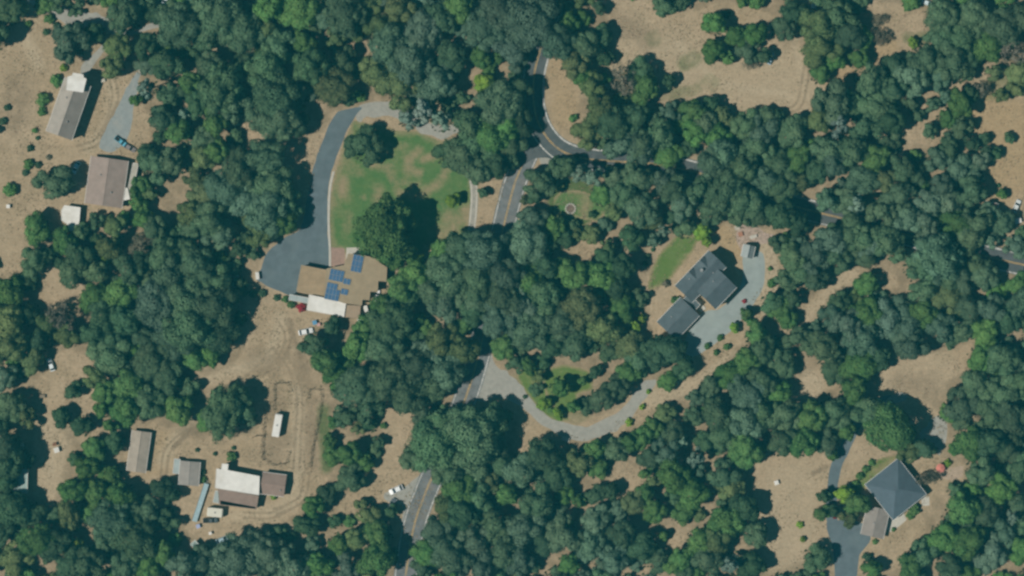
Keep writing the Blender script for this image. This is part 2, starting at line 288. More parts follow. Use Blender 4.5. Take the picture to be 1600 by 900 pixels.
# ------------------------------------------------------------------ the tree list (photograph pixels: x, y, crown radius, colour)
# o grey-green oak, b blue-grey oak, g mid green, v olive, l lime, d deep green, p pale pine, m dry greyish, r red
TREES = """
18,12,26o -8,55,24o 95,2,16o 127,0,13o 115,68,23b 150,52,15d 185,75,18v 178,107,19v 198,26,24o 225,12,16o 245,25,14d 268,20,18o 285,45,28o 318,12,22o
350,30,28o 380,55,28o 320,62,18o 230,75,18d 232,140,19p 213,158,10g 262,105,21o 298,130,17g 350,140,30o 335,105,20o 290,180,13p 255,185,20d 283,207,20g 338,190,21g
370,165,22o 310,165,18d 425,15,22g 415,48,18v 470,20,26g 475,68,19g 508,30,18b 540,25,25o 595,45,20v 625,20,22v 440,75,22o 418,110,27o 490,105,27o 520,135,30v 540,95,16o
590,112,24v 610,70,26b 640,100,30b 660,55,25b 690,30,24d 720,15,22g 705,90,24d 682,135,26b 622,140,24v 655,155,18b 760,45,25b 750,90,17g 757,130,14l 430,150,30o 440,190,28o
412,185,26o 462,195,20d 662,172,22p 690,190,19p 638,188,16p 785,22,26b 795,75,22b 780,168,26o 790,200,24g 745,228,24o 822,30,36b 850,62,22b 805,92,18b 880,12,14o 888,40,18g
915,70,22o 898,102,24v 937,58,18d 935,14,12d 910,122,16g 945,92,13d 805,150,28o 812,190,24d 895,185,7g 925,135,19v 975,128,22m 1005,143,22g 1045,128,11d 1000,113,18o 935,170,20v
958,192,26o 915,210,20v 990,185,22d 1030,213,22o 1002,226,22o 1080,175,17g 1112,165,14d 1083,205,18g 1097,190,18o 1120,217,21g 1163,195,20o 1185,210,24b 1200,182,17o
1038,10,17o 1065,4,13d 1115,38,17g 1134,22,8d 1113,82,16g 1150,60,17g 1180,55,17g 1168,80,15o 1193,88,12d 1172,98,10m 1135,92,12g 1158,2,13g 1182,2,13g
1222,45,18o 1240,22,18d 1273,45,24v 1280,82,24v 1308,30,24o 1328,58,20d 1280,115,18g 1302,95,16g 1345,60,16g 1372,58,15m 1372,32,10m 1340,93,16g 1422,4,15g 1470,28,26o
1490,60,23o 1520,30,26o 1560,45,25o 1592,35,22o 1460,68,18o 1540,75,22g 1578,82,20m 1425,68,9l 1440,97,25o 1480,97,22o 1510,92,18o 1395,105,20d 1355,125,22o 1420,125,22b
1468,122,19b 1503,115,18o 1550,115,14v 1588,112,17v 1392,140,20o 1298,160,24o 1330,163,20o 1365,165,22o 1278,187,18v 1308,197,20p 1350,200,23o 1390,192,20d 1240,207,22o
1213,180,13d 1495,165,20g 1512,150,14d 1478,187,15g 1500,200,15o 1432,180,11o 1537,217,10d 1575,216,9d
90,285,23o 60,358,24g 105,377,19g 130,362,15o 132,402,20o 55,408,18o 74,398,13d 183,355,18v 173,385,19v 115,425,21o 150,420,19o 166,403,9l 200,425,20o 225,380,18m 260,402,23o
292,392,18o 245,360,18o 228,335,12g 213,300,13g 236,302,13v 245,262,21o 230,240,16o 272,255,21o 305,277,15v 320,250,19v 342,238,20g 320,302,20v 300,332,17v 330,342,26o 352,300,26b
380,262,26o 388,312,24b 345,366,19b 384,372,11o 375,390,13d 270,425,23o 310,418,25o 343,438,20o 222,405,14d
412,248,25o 428,290,27o 420,330,29b 442,350,22g 405,362,20v 455,318,22o 570,230,22o 606,362,41g 627,396,20g 566,372,13g 708,313,12l 702,240,20o 722,242,24o 735,200,24o 768,215,26g
800,222,20o 748,268,18o 775,258,18d 795,250,16d 755,302,9d 690,393,20g 720,388,26o 760,393,28b 700,430,30o 650,430,23g 655,408,12l 628,450,22g 742,440,30o 782,430,25b 675,455,20o
842,288,24o 868,268,18o 905,270,20p 925,278,17p 887,255,15o 835,310,12d 815,312,8v 940,305,17g 975,300,20o 992,270,18o 1000,328,21o 960,330,16v 1018,345,14v 1035,360,14p
1050,298,20o 1065,322,20b 1095,300,22o 1105,268,20b 1130,245,23b 1160,260,23o 1182,235,21o 1135,288,21o 1165,302,23o 1190,287,21b 1110,332,20o 1150,330,20o 1187,335,20o
1096,362,15l 1103,376,10l 975,235,21b 1002,243,20b 1040,240,20g 1070,235,14d 945,242,13o 925,335,6d 830,345,20b 825,380,25b 868,355,16g 903,367,12v 925,366,15v 948,388,12v
880,420,17g 903,432,20g 850,415,20d 820,440,25g 937,430,22g 985,372,20d 972,418,20d 945,400,14d 1020,376,11b 1040,443,6m 1055,470,7g
1215,260,21o 1245,250,19g 1250,285,15v 1274,270,18d 1300,255,20b 1290,233,20o 1330,240,21o 1345,280,22b 1335,320,18p 1365,250,19g 1380,285,17v 1405,262,18o 1400,310,21o 1375,325,15v
1425,275,15o 1460,250,18b 1490,262,20b 1480,232,17o 1520,272,18b 1553,240,11d 1510,300,20o 1470,290,18b 1450,318,19b 1440,345,17v 1480,320,19b 1565,303,9g 1540,335,15b 1563,348,16b
1520,348,20o 1490,350,22g 1512,375,20o 1465,385,24b 1482,410,20d 1502,432,20o 1535,432,17o 1540,425,14d 1588,442,17g 1594,362,10o 1410,350,21b 1385,368,20o 1350,365,20o 1320,365,24o
1290,378,23b 1245,350,18d 1220,335,22d 1212,312,15o 1237,400,20o 1270,402,22b 1252,425,18o 1302,405,21o 1353,443,15g 1350,400,18o 1432,420,20o 1460,432,18b 1225,440,18o 1400,400,13o 1212,380,12o
20,455,23g 15,500,23v 45,490,18d 98,495,23m 75,505,17v 65,530,18d 110,525,17v 25,540,23v 50,560,19v 10,590,18b 20,633,18o 45,650,13v 0,660,18d 150,465,22g 190,460,23g 165,495,22d
150,520,20d 200,500,20d 180,530,17d 175,553,24o 150,588,18v 165,612,18g 205,600,23g 240,560,25o 265,590,21o 230,530,17d 235,630,23o 200,640,22g 160,640,14g 175,665,12g 250,475,30b
292,470,31o 300,512,34o 335,480,28o 345,520,26d 280,532,26b 305,560,18g 330,555,15g 115,612,13d 98,652,17d 122,600,9d 282,640,22g 352,642,30o 330,655,18g 374,630,22o 130,665,16d
490,540,23o 510,562,21g 520,508,16d 560,540,21g 570,510,19g 600,480,22g 612,502,26o 600,540,29o 640,462,18d 655,497,11g 650,570,26o 610,590,29o 560,600,29o 530,590,18g 580,638,20o
640,620,24o 670,560,24b 690,530,22v 722,545,22v 700,582,24b 725,510,14g 738,490,17d 680,605,20o 690,478,23b 740,470,23o 772,500,23b 785,540,19g 792,468,26o 660,650,20o 520,660,10g
515,690,13g 520,712,14g 545,708,17g 550,745,19o 570,722,14g 560,668,10v 592,690,10d 690,690,31o 740,680,35o 715,655,20o 762,662,29o 788,650,15d 762,695,25o 650,712,20o
815,480,23b 850,470,25o 830,512,25o 872,500,26o 912,480,26v 942,510,24v 900,540,20o 860,540,17d 972,480,22g 985,540,18v 992,510,10l 1003,497,8l 1000,562,20o 1022,560,18d 1044,546,24d
1066,570,17d 1022,538,14d 1043,594,15g 827,572,12g 842,588,12v 875,605,16g 910,594,9g 930,580,10d 895,634,12g 940,622,18o 962,604,17o 982,580,16g 850,630,10l 872,646,9l 1013,612,4l 1003,636,5l
983,660,6l 1037,646,14v 1018,667,16g 1050,680,19o 1086,622,12b 1108,602,17o 1138,584,21g 1158,606,20b 1172,620,23b 1120,645,21o 1160,660,24b 1190,645,22o 1190,595,20o 1166,563,18g
1185,545,21o 1181,522,20g 1205,472,15o 1147,512,9l 1165,490,10g 1172,503,8g 1125,528,5g 1105,541,5g 1135,542,6g 1119,551,5g 1205,443,7g 1203,420,4g 963,450,18d
1215,480,18g 1236,468,13o 1298,494,20b 1310,474,16o 1343,447,13g 1272,438,16o 1228,500,16g 1245,530,18o 1282,545,22o 1320,510,22b 1350,490,20g 1342,530,22b 1300,580,18o 1340,570,24g 1370,560,20d 1332,610,21g 1350,642,22o 1222,570,18o
1215,612,20g 1225,650,22o 1265,652,22g 1300,645,22o 1322,672,18g 1380,500,22b 1410,510,22b 1420,540,20b 1440,490,20g 1470,512,19b 1480,470,19v 1510,478,20o 1547,482,18b 1500,518,17o
1535,520,19g 1572,500,19d 1592,470,20b 1530,560,22g 1560,560,22o 1592,600,18o 1520,600,22o 1560,612,22o 1500,632,22o 1540,650,22o 1580,652,22o 1478,645,15g 1388,668,34g 1440,452,18o 1480,440,15o
15,700,24d 20,724,24d 45,718,14d 14,748,19d 8,775,15d 25,793,22d 52,803,17d 150,700,20g 140,730,18g 182,690,16d 120,765,20g 155,770,18g 110,800,18v 190,772,20g 230,793,19o 255,762,16d 272,775,12d 180,810,29b
215,840,29o 60,840,25g 30,870,23v 90,850,22d 112,880,20d 122,848,10l 142,882,22o 230,880,20g 258,862,17g 200,880,20o 290,882,22b 320,872,20b 370,870,29b 402,850,25b 342,893,18b 5,830,20d
420,862,25b 460,880,24b 490,790,19g 480,820,18d 510,772,14d 500,880,22g 530,850,17g 560,840,15v 575,800,19v 591,834,22g 590,872,24g 540,887,20b 612,797,11d 604,868,17d
690,730,22o 730,722,24o 717,760,24g 700,790,20v 722,802,24d 682,830,22b 668,862,20g 702,862,26b 742,840,24b 750,882,24b 770,822,22o 742,780,22o 782,722,17d 792,770,17g 790,862,22o
815,730,24b 850,710,24d 870,742,21d 905,720,18v 930,700,18g 963,702,21o 985,690,18g 1003,682,17g 1040,702,20b 1065,688,13p 1086,715,17p 1102,690,17d 1130,682,20o 1160,702,23g
1130,740,22o 1050,740,22g 1020,752,13v 1080,770,22g 1140,762,20v 1160,792,24d 1130,812,22g 1180,832,21o 1120,842,20v 1092,842,18g 1102,872,24o 1140,880,20p 1172,880,20d 1062,872,19g
1020,797,18g 990,782,17v 972,832,20d 1000,852,20d 960,872,20b 930,812,20b 920,850,22b 880,832,22o 890,880,17g 905,782,13g 888,815,8l 880,770,14g 840,780,24o 820,822,24b 850,850,18d
810,872,22b 870,850,7l 930,772,15d
1220,690,22o 1250,690,22g 1290,688,18o 1300,712,10g 1287,775,12d 1283,800,13g 1300,797,11d 1318,772,15l 1337,785,18g 1325,810,13v 1250,820,5l 1254,842,5l 1275,870,22o
1420,705,15v 1442,700,14d 1440,748,11m 1455,745,10m 1480,723,6l 1512,690,22g 1542,690,24d 1572,700,20o 1592,732,19o 1530,735,22o 1560,762,22g 1500,792,22g
1530,802,22o 1562,832,20b 1577,806,15p 1510,842,24g 1542,862,24b 1592,790,20o 1592,860,20g 1470,842,22g 1440,862,22o 1420,882,20g 1482,882,20d 1360,887,14g 1355,870,7d 1492,765,14o 223,288,13g 219,318,14g 226,345,14g 196,340,13g 152,344,12o 1225,372,9g 1530,140,12m 1562,150,12v 1585,140,13v 1515,225,12d 1540,238,11d 1480,215,10o 1450,205,10o 1530,252,13b 1455,165,11o 955,766,14d 1008,738,10g 1075,862,13g 1036,836,12g 1050,882,14g 1008,768,13g 1475,150,11b 1420,160,12o 1320,316,20o 1375,334,20o 1360,380,20b 1440,350,19b 1450,402,18o 1500,368,20o 1520,418,18o 1545,376,13b 1225,300,16o 1000,280,18o 1290,316,15b 1160,322,18o 1040,286,17b 1130,312,18o 960,276,16o
"""
SHRUBS = """
45,37,6g 72,50,6d 78,30,9g 88,40,6d 100,106,7l 90,126,11g 68,155,12g 66,175,8g 55,204,5g 59,216,4d 12,168,6d 5,190,7d 48,232,6d 76,246,5m 45,256,9g 60,258,6d 40,270,6d 17,296,12g
380,455,9d 395,458,7d 410,458,7d 432,465,6d 446,468,6g 455,476,7g 471,481,8r 308,703,4d 336,709,4d 362,714,9g 318,750,6g 428,776,6l 318,738,5d
1362,722,6g 1352,733,7g 1343,744,7g 1336,756,7g 1330,766,7g 1428,797,10g 1422,806,7g 1396,827,4g 1367,846,5g 1290,800,4r 1300,790,4r 1304,807,4r 1163,471,4r
430,755,4d 1012,400,5d 1020,390,4d 1008,412,5d 1100,640,6g 820,620,4d 860,640,6g 846,604,4m 1560,290,4d 870,250,7d 900,247,6d 640,640,5g 600,665,6g 365,700,4d
"""
def parse(t):
    out = []
    for w in t.split():
        a, b_, c_ = w.split(','); out.append((float(a), float(b_), float(c_[:-1]), c_[-1]))
    return out
TREES = parse(TREES); SHRUBS = parse(SHRUBS)

ROAD1 = [(868, -30), (858, 20), (846, 70), (835, 115), (834, 160), (845, 200), (872, 232), (910, 247), (960, 252), (1020, 256), (1090, 270), (1160, 292), (1220, 316), (1270, 330), (1340, 347), (1430, 371), (1530, 398), (1650, 426)]
ROAD2 = [(846, 205), (826, 236), (805, 285), (789, 345), (772, 420), (760, 500), (738, 590), (705, 680), (668, 762), (645, 830), (630, 930)]
# open ground seen in the photograph: no trees are planted here beyond the ones listed
CLEAR = [[(0, 85), (25, 40), (50, 15), (95, 30), (170, 28), (165, 60), (130, 95), (110, 110), (160, 125), (210, 105), (225, 160), (235, 215), (215, 250), (210, 325), (130, 360), (95, 355), (80, 330), (45, 330), (35, 440), (0, 430)],
 [(58, 425), (95, 420), (130, 440), (125, 470), (60, 475)], [(435, 228), (510, 205), (520, 175), (640, 160), (700, 200), (725, 240), (745, 260), (742, 370), (690, 375), (670, 400), (605, 420), (600, 470), (565, 500), (545, 490), (470, 520), (395, 440), (420, 385), (480, 350)],
 [(385, 460), (480, 490), (480, 560), (510, 600), (505, 730), (515, 770), (450, 810), (340, 850), (290, 830), (285, 790), (200, 750), (195, 690), (240, 660), (300, 690), (400, 680), (405, 600), (285, 605), (370, 570), (390, 520)],
 [(355, 182), (400, 190), (435, 225), (390, 220)], [(815, 95), (860, 85), (885, 95), (905, 150), (895, 200), (930, 240), (900, 262), (840, 270), (810, 350), (770, 365), (735, 370), (735, 260), (800, 250), (815, 200)],
 [(940, 0), (1030, 0), (1070, 20), (1140, 0), (1250, 40), (1210, 80), (1250, 70), (1260, 110), (1290, 135), (1260, 178), (1150, 172), (1060, 150), (1010, 100), (950, 110), (965, 60)],
 [(1355, 0), (1445, 10), (1445, 50), (1410, 90), (1370, 90), (1320, 120), (1300, 135), (1290, 125), (1380, 60)], [(1455, 125), (1530, 110), (1600, 140), (1600, 350), (1560, 330), (1545, 290), (1500, 210), (1470, 225), (1415, 222), (1420, 195)],
 [(855, 325), (885, 285), (955, 300), (955, 335), (915, 345)], [(895, 375), (945, 370), (955, 400), (925, 410), (900, 395)],
 [(1010, 450), (1030, 380), (1090, 370), (1140, 350), (1215, 365), (1215, 480), (1190, 500), (1165, 515), (1140, 560), (1090, 605), (1020, 640), (960, 690), (850, 690), (800, 640), (740, 640), (730, 600), (765, 550), (805, 595), (850, 650), (950, 650), (1000, 600), (1085, 590), (1110, 560), (1065, 555), (1020, 520)],
 [(815, 640), (850, 665), (830, 710), (800, 710)], [(600, 640), (650, 640), (640, 700), (690, 740), (655, 850), (624, 856), (620, 800), (540, 800), (525, 790), (580, 750), (600, 700)],
 [(60, 600), (95, 550), (140, 555), (155, 650), (110, 620), (85, 660), (105, 690), (100, 720), (80, 790), (50, 772), (53, 700)], [(125, 665), (155, 655), (150, 695), (120, 690)],
 [(1175, 720), (1290, 705), (1310, 700), (1345, 650), (1390, 560), (1400, 570), (1520, 535), (1510, 575), (1440, 620), (1480, 660), (1470, 720), (1510, 740), (1480, 760), (1440, 800), (1450, 830), (1395, 895), (1305, 900), (1290, 860), (1205, 895), (1180, 800)],
 [(1240, 520), (1255, 480), (1310, 430), (1360, 405), (1365, 415), (1300, 460), (1255, 510)], [(1230, 535), (1255, 520), (1255, 540), (1235, 545)], [(1225, 620), (1265, 580), (1320, 592), (1260, 630)], [(1375, 430), (1395, 425), (1405, 450), (1385, 450)],
 [(945, 735), (995, 725), (1015, 760), (1000, 780), (970, 780)], [(1030, 820), (1075, 840), (1065, 870), (1045, 850)], [(905, 815), (945, 800), (950, 810), (920, 825)]]
def clear_of_road(x, y, m=21):
    """push a trunk off the carriageway"""
    for rd in (ROAD1, ROAD2):
        best = None
        for (ax, ay), (bx, by) in zip(rd[:-1], rd[1:]):
            vx, vy = bx - ax, by - ay; t = min(1, max(0, ((x - ax) * vx + (y - ay) * vy) / (vx * vx + vy * vy)))
            qx, qy = ax + t * vx, ay + t * vy; d = math.hypot(x - qx, y - qy)
            if best is None or d < best[0]: best = (d, qx, qy)
        d, qx, qy = best
        if d < m: k = m / max(d, .5); x, y = qx + (x - qx) * k, qy + (y - qy) * k
    return x, y
GROW = 1.16
T2 = []
for x, y, r, k in TREES:
    nx_, ny_ = clear_of_road(x, y)
    moved = math.hypot(nx_ - x, ny_ - y)
    r_ = r * (GROW if r > 13 else 1.08) + (moved * .35 if r > 13 else 0)
    ta = np.arange(12) * PI / 6
    for it in range(3 if not any(inside(np.array([nx_]), np.array([ny_]), c)[0] for c in CLEAR) else 0):                                          # keep crowns off the open ground the photograph shows
        if r < 12 or not any(inside(nx_ + .74 * r_ * np.cos(ta), ny_ + .74 * r_ * np.sin(ta), c).any() for c in CLEAR): break
        r_ *= .955
    T2.append((nx_, ny_, r_, k, (int(x), int(y)))); continue
    T2.append((nx_, ny_, r * (GROW if r > 13 else 1.1) + (moved * .35 if r > 13 else 0), k, (int(x), int(y))))
n_listed = len(T2)
VOID = [(560, 85), (510, 172), (240, 25), (270, 320), (255, 345), (305, 303), (975, 370), (965, 420), (990, 345), (815, 155), (1310, 22), (1330, 50), (1275, 270), (940, 765), (920, 780), (1020, 850), (640, 460), (660, 478), (505, 785), (240, 700), (190, 700), (200, 515), (160, 500),
 (1385, 560), (1378, 535), (1570, 505), (45, 730), (20, 785), (250, 768), (100, 850), (745, 790), (470, 822), (725, 90), (730, 132), (722, 180), (1180, 792), (1165, 860), (860, 700), (785, 640), (1040, 565), (1170, 560), (1440, 645), (1400, 195), (850, 850), (955, 300), (1255, 350), (855, 590), (890, 605), (860, 640), (920, 600), (905, 570), (945, 585)]
def free(x, y, r):
    if any((x - a) ** 2 + (y - b_) ** 2 < 24 ** 2 for a, b_ in VOID): return False
    pts_ = [(x, y)] + [(x + r * .75 * math.cos(a), y + r * .75 * math.sin(a)) for a in (0, 1.05, 2.1, 3.14, 4.19, 5.24)]
    PX_ = np.array([p[0] for p in pts_]); PY_ = np.array([p[1] for p in pts_])
    return not any(inside(PX_, PY_, c).any() for c in CLEAR)
for r0 in (21, 17, 13):
    for it in range(2600):
        x, y = rng.uniform(-12, 1612), rng.uniform(-12, 912); r = r0 * rng.uniform(.9, 1.1)
        if clear_of_road(x, y) != (x, y): continue
        if any((x - t[0]) ** 2 + (y - t[1]) ** 2 < (t[2] * .66 + r * .66) ** 2 for t in T2): continue
        if free(x, y, r): T2.append((x, y, r, rng.choice('oooobbggdv'), None))
print('trees', n_listed, len(T2))
TREES = T2

# ------------------------------------------------------------------ ground
def axis(lo, hi, d, far):
    f = np.arange(lo, hi + d / 2, d); o = np.array([4, 12, 30, 70, 160, 350, 700, far], float)
    return np.concatenate([lo - o[::-1], f, hi + o])
xs = axis(-168, 168, 0.5, 1300); ys = axis(-98, 98, 0.5, 1300)
X, Y = np.meshgrid(xs, ys)
PXg, PYg = X / S + 800, 450 - Y / S
def ssd(d, w, soft): return np.clip((w + soft - d) / soft, 0, 1)
A = {k: np.zeros(X.shape) for k in ('ochre', 'pale', 'brown', 'litter_shade', 'green')}
def stroke(ch, pts, w, soft, val=1.0):
    A[ch] = np.maximum(A[ch], val * ssd(seg_dist(PXg, PYg, pts if len(pts) > 1 else pts * 2), w, soft))
stroke('ochre', [(1540, 190), (1580, 220), (1565, 270), (1540, 290)], 30, 35); stroke('ochre', [(1590, 215)], 40, 40)
stroke('ochre', [(880, 110), (885, 180)], 14, 22, .6); stroke('ochre', [(470, 425), (470, 440)], 4, 14, .6); stroke('ochre', [(1390, 70), (1360, 90), (1300, 130)], 8, 14, .7)
stroke('ochre', [(255, 690), (240, 730)], 8, 20, .5); stroke('ochre', [(1125, 360), (1150, 395)], 8, 10, .8)
for p in ([(465, 610), (466, 740), (455, 790)], [(440, 500), (420, 560), (300, 600)], [(300, 660), (270, 690), (255, 720)], [(370, 805), (430, 800), (470, 770)],
          [(140, 230), (165, 205), (180, 160), (172, 120)], [(60, 100), (40, 60)], [(1240, 60), (1260, 150)], [(85, 690), (80, 740)], [(1060, 70), (1120, 130), (1240, 150)]):
    stroke('pale', p, 3, 16, .7)
stroke('pale', [(85, 680), (70, 770)], 22, 20, .55); stroke('pale', [(1240, 760), (1230, 860)], 30, 40, .45); stroke('pale', [(960, 100), (1100, 130), (1230, 130)], 45, 60, .45)
stroke('pale', [(1390, 600), (1460, 580)], 30, 30, .4); stroke('pale', [(1150, 560), (1085, 605), (1010, 625)], 10, 8, .6); stroke('pale', [(1190, 400), (1200, 470)], 18, 14, .7)
stroke('pale', [(1260, 500), (1330, 430)], 10, 10, .5); stroke('pale', [(1265, 600), (1240, 620)], 18, 14, .7)
for p, w in (([(430, 620), (430, 715)], 14), ([(490, 630), (487, 715)], 12), ([(440, 690)], 16), ([(400, 560), (430, 570)], 14), ([(470, 560), (480, 600)], 8), ([(1410, 600), (1450, 600)], 12), ([(30, 140), (20, 190)], 20), ([(1010, 60), (960, 30)], 14)):
    stroke('brown', p, w * .5, 30, .45)
for p in ([(160, 215), (185, 160)], [(270, 700), (300, 670)], [(452, 500), (470, 560)], [(1290, 730), (1270, 740)]): stroke('brown', p, 2, 5, .6)
for p, w, v_ in (([(895, 318)], 34, .95), ([(935, 320)], 14, .6), ([(1250, 318)], 10, .3), ([(1085, 90), (1070, 100)], 8, .5), ([(1110, 130)], 12, .35), ([(505, 640), (510, 730)], 5, .7), ([(430, 310), (470, 400)], 1, 0),
                  ([(1445, 60), (1420, 60)], 6, .5), ([(1040, 150), (1090, 140)], 6, .4), ([(1590, 125), (1550, 140)], 14, .45), ([(1020, 60)], 10, .3), ([(820, 600), (900, 640)], 20, .4)):
    if v_: stroke('green', p, w, 10, v_)
def ruts(pts, gap=4.5, ch='brown', val=.5):
    P = smooth_line(pts, 6)
    for s_ in (-gap, gap): stroke(ch, [tuple(q) for q in offset_line(P, s_)], 1.0, 2.6, val)
for p in ([(122, 232), (150, 222), (168, 195), (180, 155), (176, 125)], [(255, 745), (262, 705), (290, 678), (325, 665)], [(463, 735), (466, 680), (468, 620), (455, 575), (430, 540)], [(430, 800), (470, 780), (480, 740), (490, 725)], [(385, 590), (430, 570), (450, 530), (440, 500)],
          [(350, 610), (390, 590), (430, 545)], [(1262, 100), (1250, 160), (1230, 175)],
          [(380, 805), (425, 805), (455, 790)]): ruts(p)
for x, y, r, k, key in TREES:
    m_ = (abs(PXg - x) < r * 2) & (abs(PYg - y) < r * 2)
    d = np.hypot(PXg[m_] - x - r * .1, PYg[m_] - y); A['litter_shade'][m_] = np.maximum(A['litter_shade'][m_], 0.75 * np.clip((r * 1.0 - d) / (r * .45), 0, 1))
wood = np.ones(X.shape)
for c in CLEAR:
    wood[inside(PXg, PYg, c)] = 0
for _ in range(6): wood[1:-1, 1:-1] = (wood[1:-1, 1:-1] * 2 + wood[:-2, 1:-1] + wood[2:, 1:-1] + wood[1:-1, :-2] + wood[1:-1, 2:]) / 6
A['litter_shade'] = np.maximum(A['litter_shade'], wood * .42)  # wood floor darkened throughout: litter plus painted shade between the crowns
nx, ny = len(xs), len(ys)
V = np.stack([X.ravel(), Y.ravel(), np.zeros(X.size)], 1)
idx = np.arange(nx * ny).reshape(ny, nx)
F = np.stack([idx[:-1, :-1], idx[:-1, 1:], idx[1:, 1:], idx[1:, :-1]], -1).reshape(-1, 4)
def np_mesh(name, V, F, attrs=None, domain='POINT'):
    me = bpy.data.meshes.new(name); nF, k = F.shape
    me.vertices.add(len(V)); me.vertices.foreach_set('co', V.astype(np.float32).ravel())
    me.loops.add(nF * k); me.loops.foreach_set('vertex_index', F.astype(np.int32).ravel())
    me.polygons.add(nF); me.polygons.foreach_set('loop_start', np.arange(0, nF * k, k, dtype=np.int32))
    me.update(calc_edges=True)
    for nm, a in (attrs or {}).items():
        at = me.attributes.new(nm, 'FLOAT', domain); at.data.foreach_set('value', a.astype(np.float32).ravel())
    return me
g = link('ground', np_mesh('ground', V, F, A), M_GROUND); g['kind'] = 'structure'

def lawn(name, poly, wears, mat, fade=16, z=0.006):
    P = np.array(poly, float); x0, y0 = P.min(0) - fade; x1, y1 = P.max(0) + fade
    d = 2.2; gx = np.arange(x0, x1 + d, d); gy = np.arange(y0, y1 + d, d); GX, GY = np.meshgrid(gx, gy)
    ins = inside(GX, GY, poly); ed = seg_dist(GX, GY, list(poly) + [poly[0]]); sdn = np.where(ins, ed, -ed)
    wear = np.clip((fade * .45 - sdn) / fade, 0, 1)
    for pts, w, soft, val in wears: wear = np.maximum(wear, val * ssd(seg_dist(GX, GY, pts if len(pts) > 1 else pts * 2), w * .4, soft * 2.0))
    ix = np.arange(GX.size).reshape(GX.shape)
    Fq = np.stack([ix[:-1, :-1], ix[1:, :-1], ix[1:, 1:], ix[:-1, 1:]], -1).reshape(-1, 4)
    keep = (sdn.ravel()[Fq] > -fade * .35).any(1); Fq = Fq[keep]
    used, inv = np.unique(Fq, return_inverse=True)
    Vx = np.stack([(GX.ravel()[used] - 800) * S, (450 - GY.ravel()[used]) * S, np.full(len(used), z)], 1)
    o = link(name, np_mesh(name, Vx, inv.reshape(Fq.shape), {'wear': wear.ravel()[used]}), mat); o['kind'] = 'structure'; return o
M_LAWN = lawn_mat('worn_lawn', (0.074, 0.155, 0.048), (0.112, 0.172, 0.060))
M_LAWN2 = lawn_mat('garden_lawn', (0.100, 0.165, 0.040), (0.125, 0.180, 0.055))
lawn('lawn', [(556, 196), (575, 200), (600, 202), (618, 212), (650, 210), (682, 226), (706, 228), (724, 248), (735, 300), (738, 340), (725, 368), (690, 372), (655, 395), (600, 405), (520, 385), (520, 330), (528, 282), (541, 232)],
     [([(655, 235), (640, 250), (640, 265), (655, 270)], 3, 6, .8), ([(660, 250), (690, 238)], 3, 5, .8), ([(580, 257), (605, 262), (612, 280)], 3, 6, .8), ([(535, 285), (534, 298)], 6, 7, .9), ([(592, 300), (590, 310)], 4, 9, .6),
      ([(625, 300), (650, 308), (680, 290), (698, 265)], 4, 6, .8), ([(568, 309)], 2, 5, .6), ([(720, 345), (700, 340)], 6, 10, .8), ([(705, 355), (690, 368)], 8, 12, .85), ([(650, 290), (620, 285)], 2, 8, .6), ([(560, 270), (545, 250)], 2, 9, .45), ([(600, 240), (630, 228)], 2, 9, .5), ([(700, 380)], 8, 8, .8), ([(540, 360), (545, 340)], 2, 8, .45), ([(690, 320)], 3, 10, .4), ([(735, 360), (728, 330)], 8, 8, 1)], M_LAWN)
lawn('garden_lawn', [(1045, 385), (1060, 370), (1088, 372), (1080, 392), (1060, 415), (1040, 440), (1015, 450), (1020, 425), (1032, 400)], [([(1085, 395), (1045, 440)], 1, 6, .5)], M_LAWN2, 7)
lawn('garden_lawn', [(1350, 738), (1375, 720), (1398, 714), (1380, 735), (1355, 755), (1340, 775), (1325, 790), (1322, 770)], [([(1370, 735), (1395, 722)], 3, 6, .8)], M_LAWN2, 6)
lawn('garden_lawn', [(810, 588), (826, 568), (846, 574), (852, 600), (864, 636), (888, 654), (872, 659), (850, 644), (830, 620)], [([(838, 600)], 3, 6, .5)], M_LAWN2, 6)
lawn('garden_lawn', [(848, 582), (880, 572), (918, 582), (924, 605), (898, 615), (904, 640), (878, 648), (858, 622)], [([(885, 600)], 2, 8, .5), ([(910, 590)], 2, 6, .6)], M_LAWN2, 7, .009)
lawn('garden_lawn', [(868, 312), (880, 300), (905, 302), (940, 310), (952, 325), (930, 342), (900, 336), (868, 330)], [([(920, 300), (912, 340)], 3, 6, .7), ([(955, 315)], 5, 6, .8)], M_LAWN, 7)

# ------------------------------------------------------------------ paved and gravel surfaces, roads
lot = sheet('car_park', [(527, 176), (545, 170), (566, 168), (556, 180), (542, 205), (528, 240), (518, 270), (513, 305), (512, 345), (514, 390), (514, 424), (480, 424), (466, 440), (462, 462), (440, 456), (402, 437), (406, 422), (420, 392), (445, 372), (470, 355), (480, 310), (490, 262), (504, 220), (514, 195)], M_ASPH, 0.012, 0.12)
sheet('gravel_lane', [(556, 172), (575, 162), (605, 158), (640, 176), (665, 192), (650, 196), (610, 184), (575, 182), (560, 190)], M_GRAVEL, 0.008, 0.3)
sheet('footpath', [(650, 190), (690, 196), (720, 190), (735, 186), (742, 192), (725, 200), (700, 212), (680, 214), (655, 206)], M_GRAVEL, 0.0085, 0.3)
kp = smooth_line([W(*p) for p in [(521, 268), (517, 285), (514.5, 306), (513.5, 345), (515.5, 392), (515.5, 420)]], 1.0)
strip('kerb', kp, 0.7, M_KERB, 0.0, 0.0, 0.03, None, 'structure', 0.13)
sheet('gravel_lane', [(213, 112), (221, 114), (214, 140), (208, 165), (206, 195), (196, 220), (176, 236), (154, 230), (165, 205), (182, 170), (198, 140)], M_GRAVELB, 0.008, 0.25)
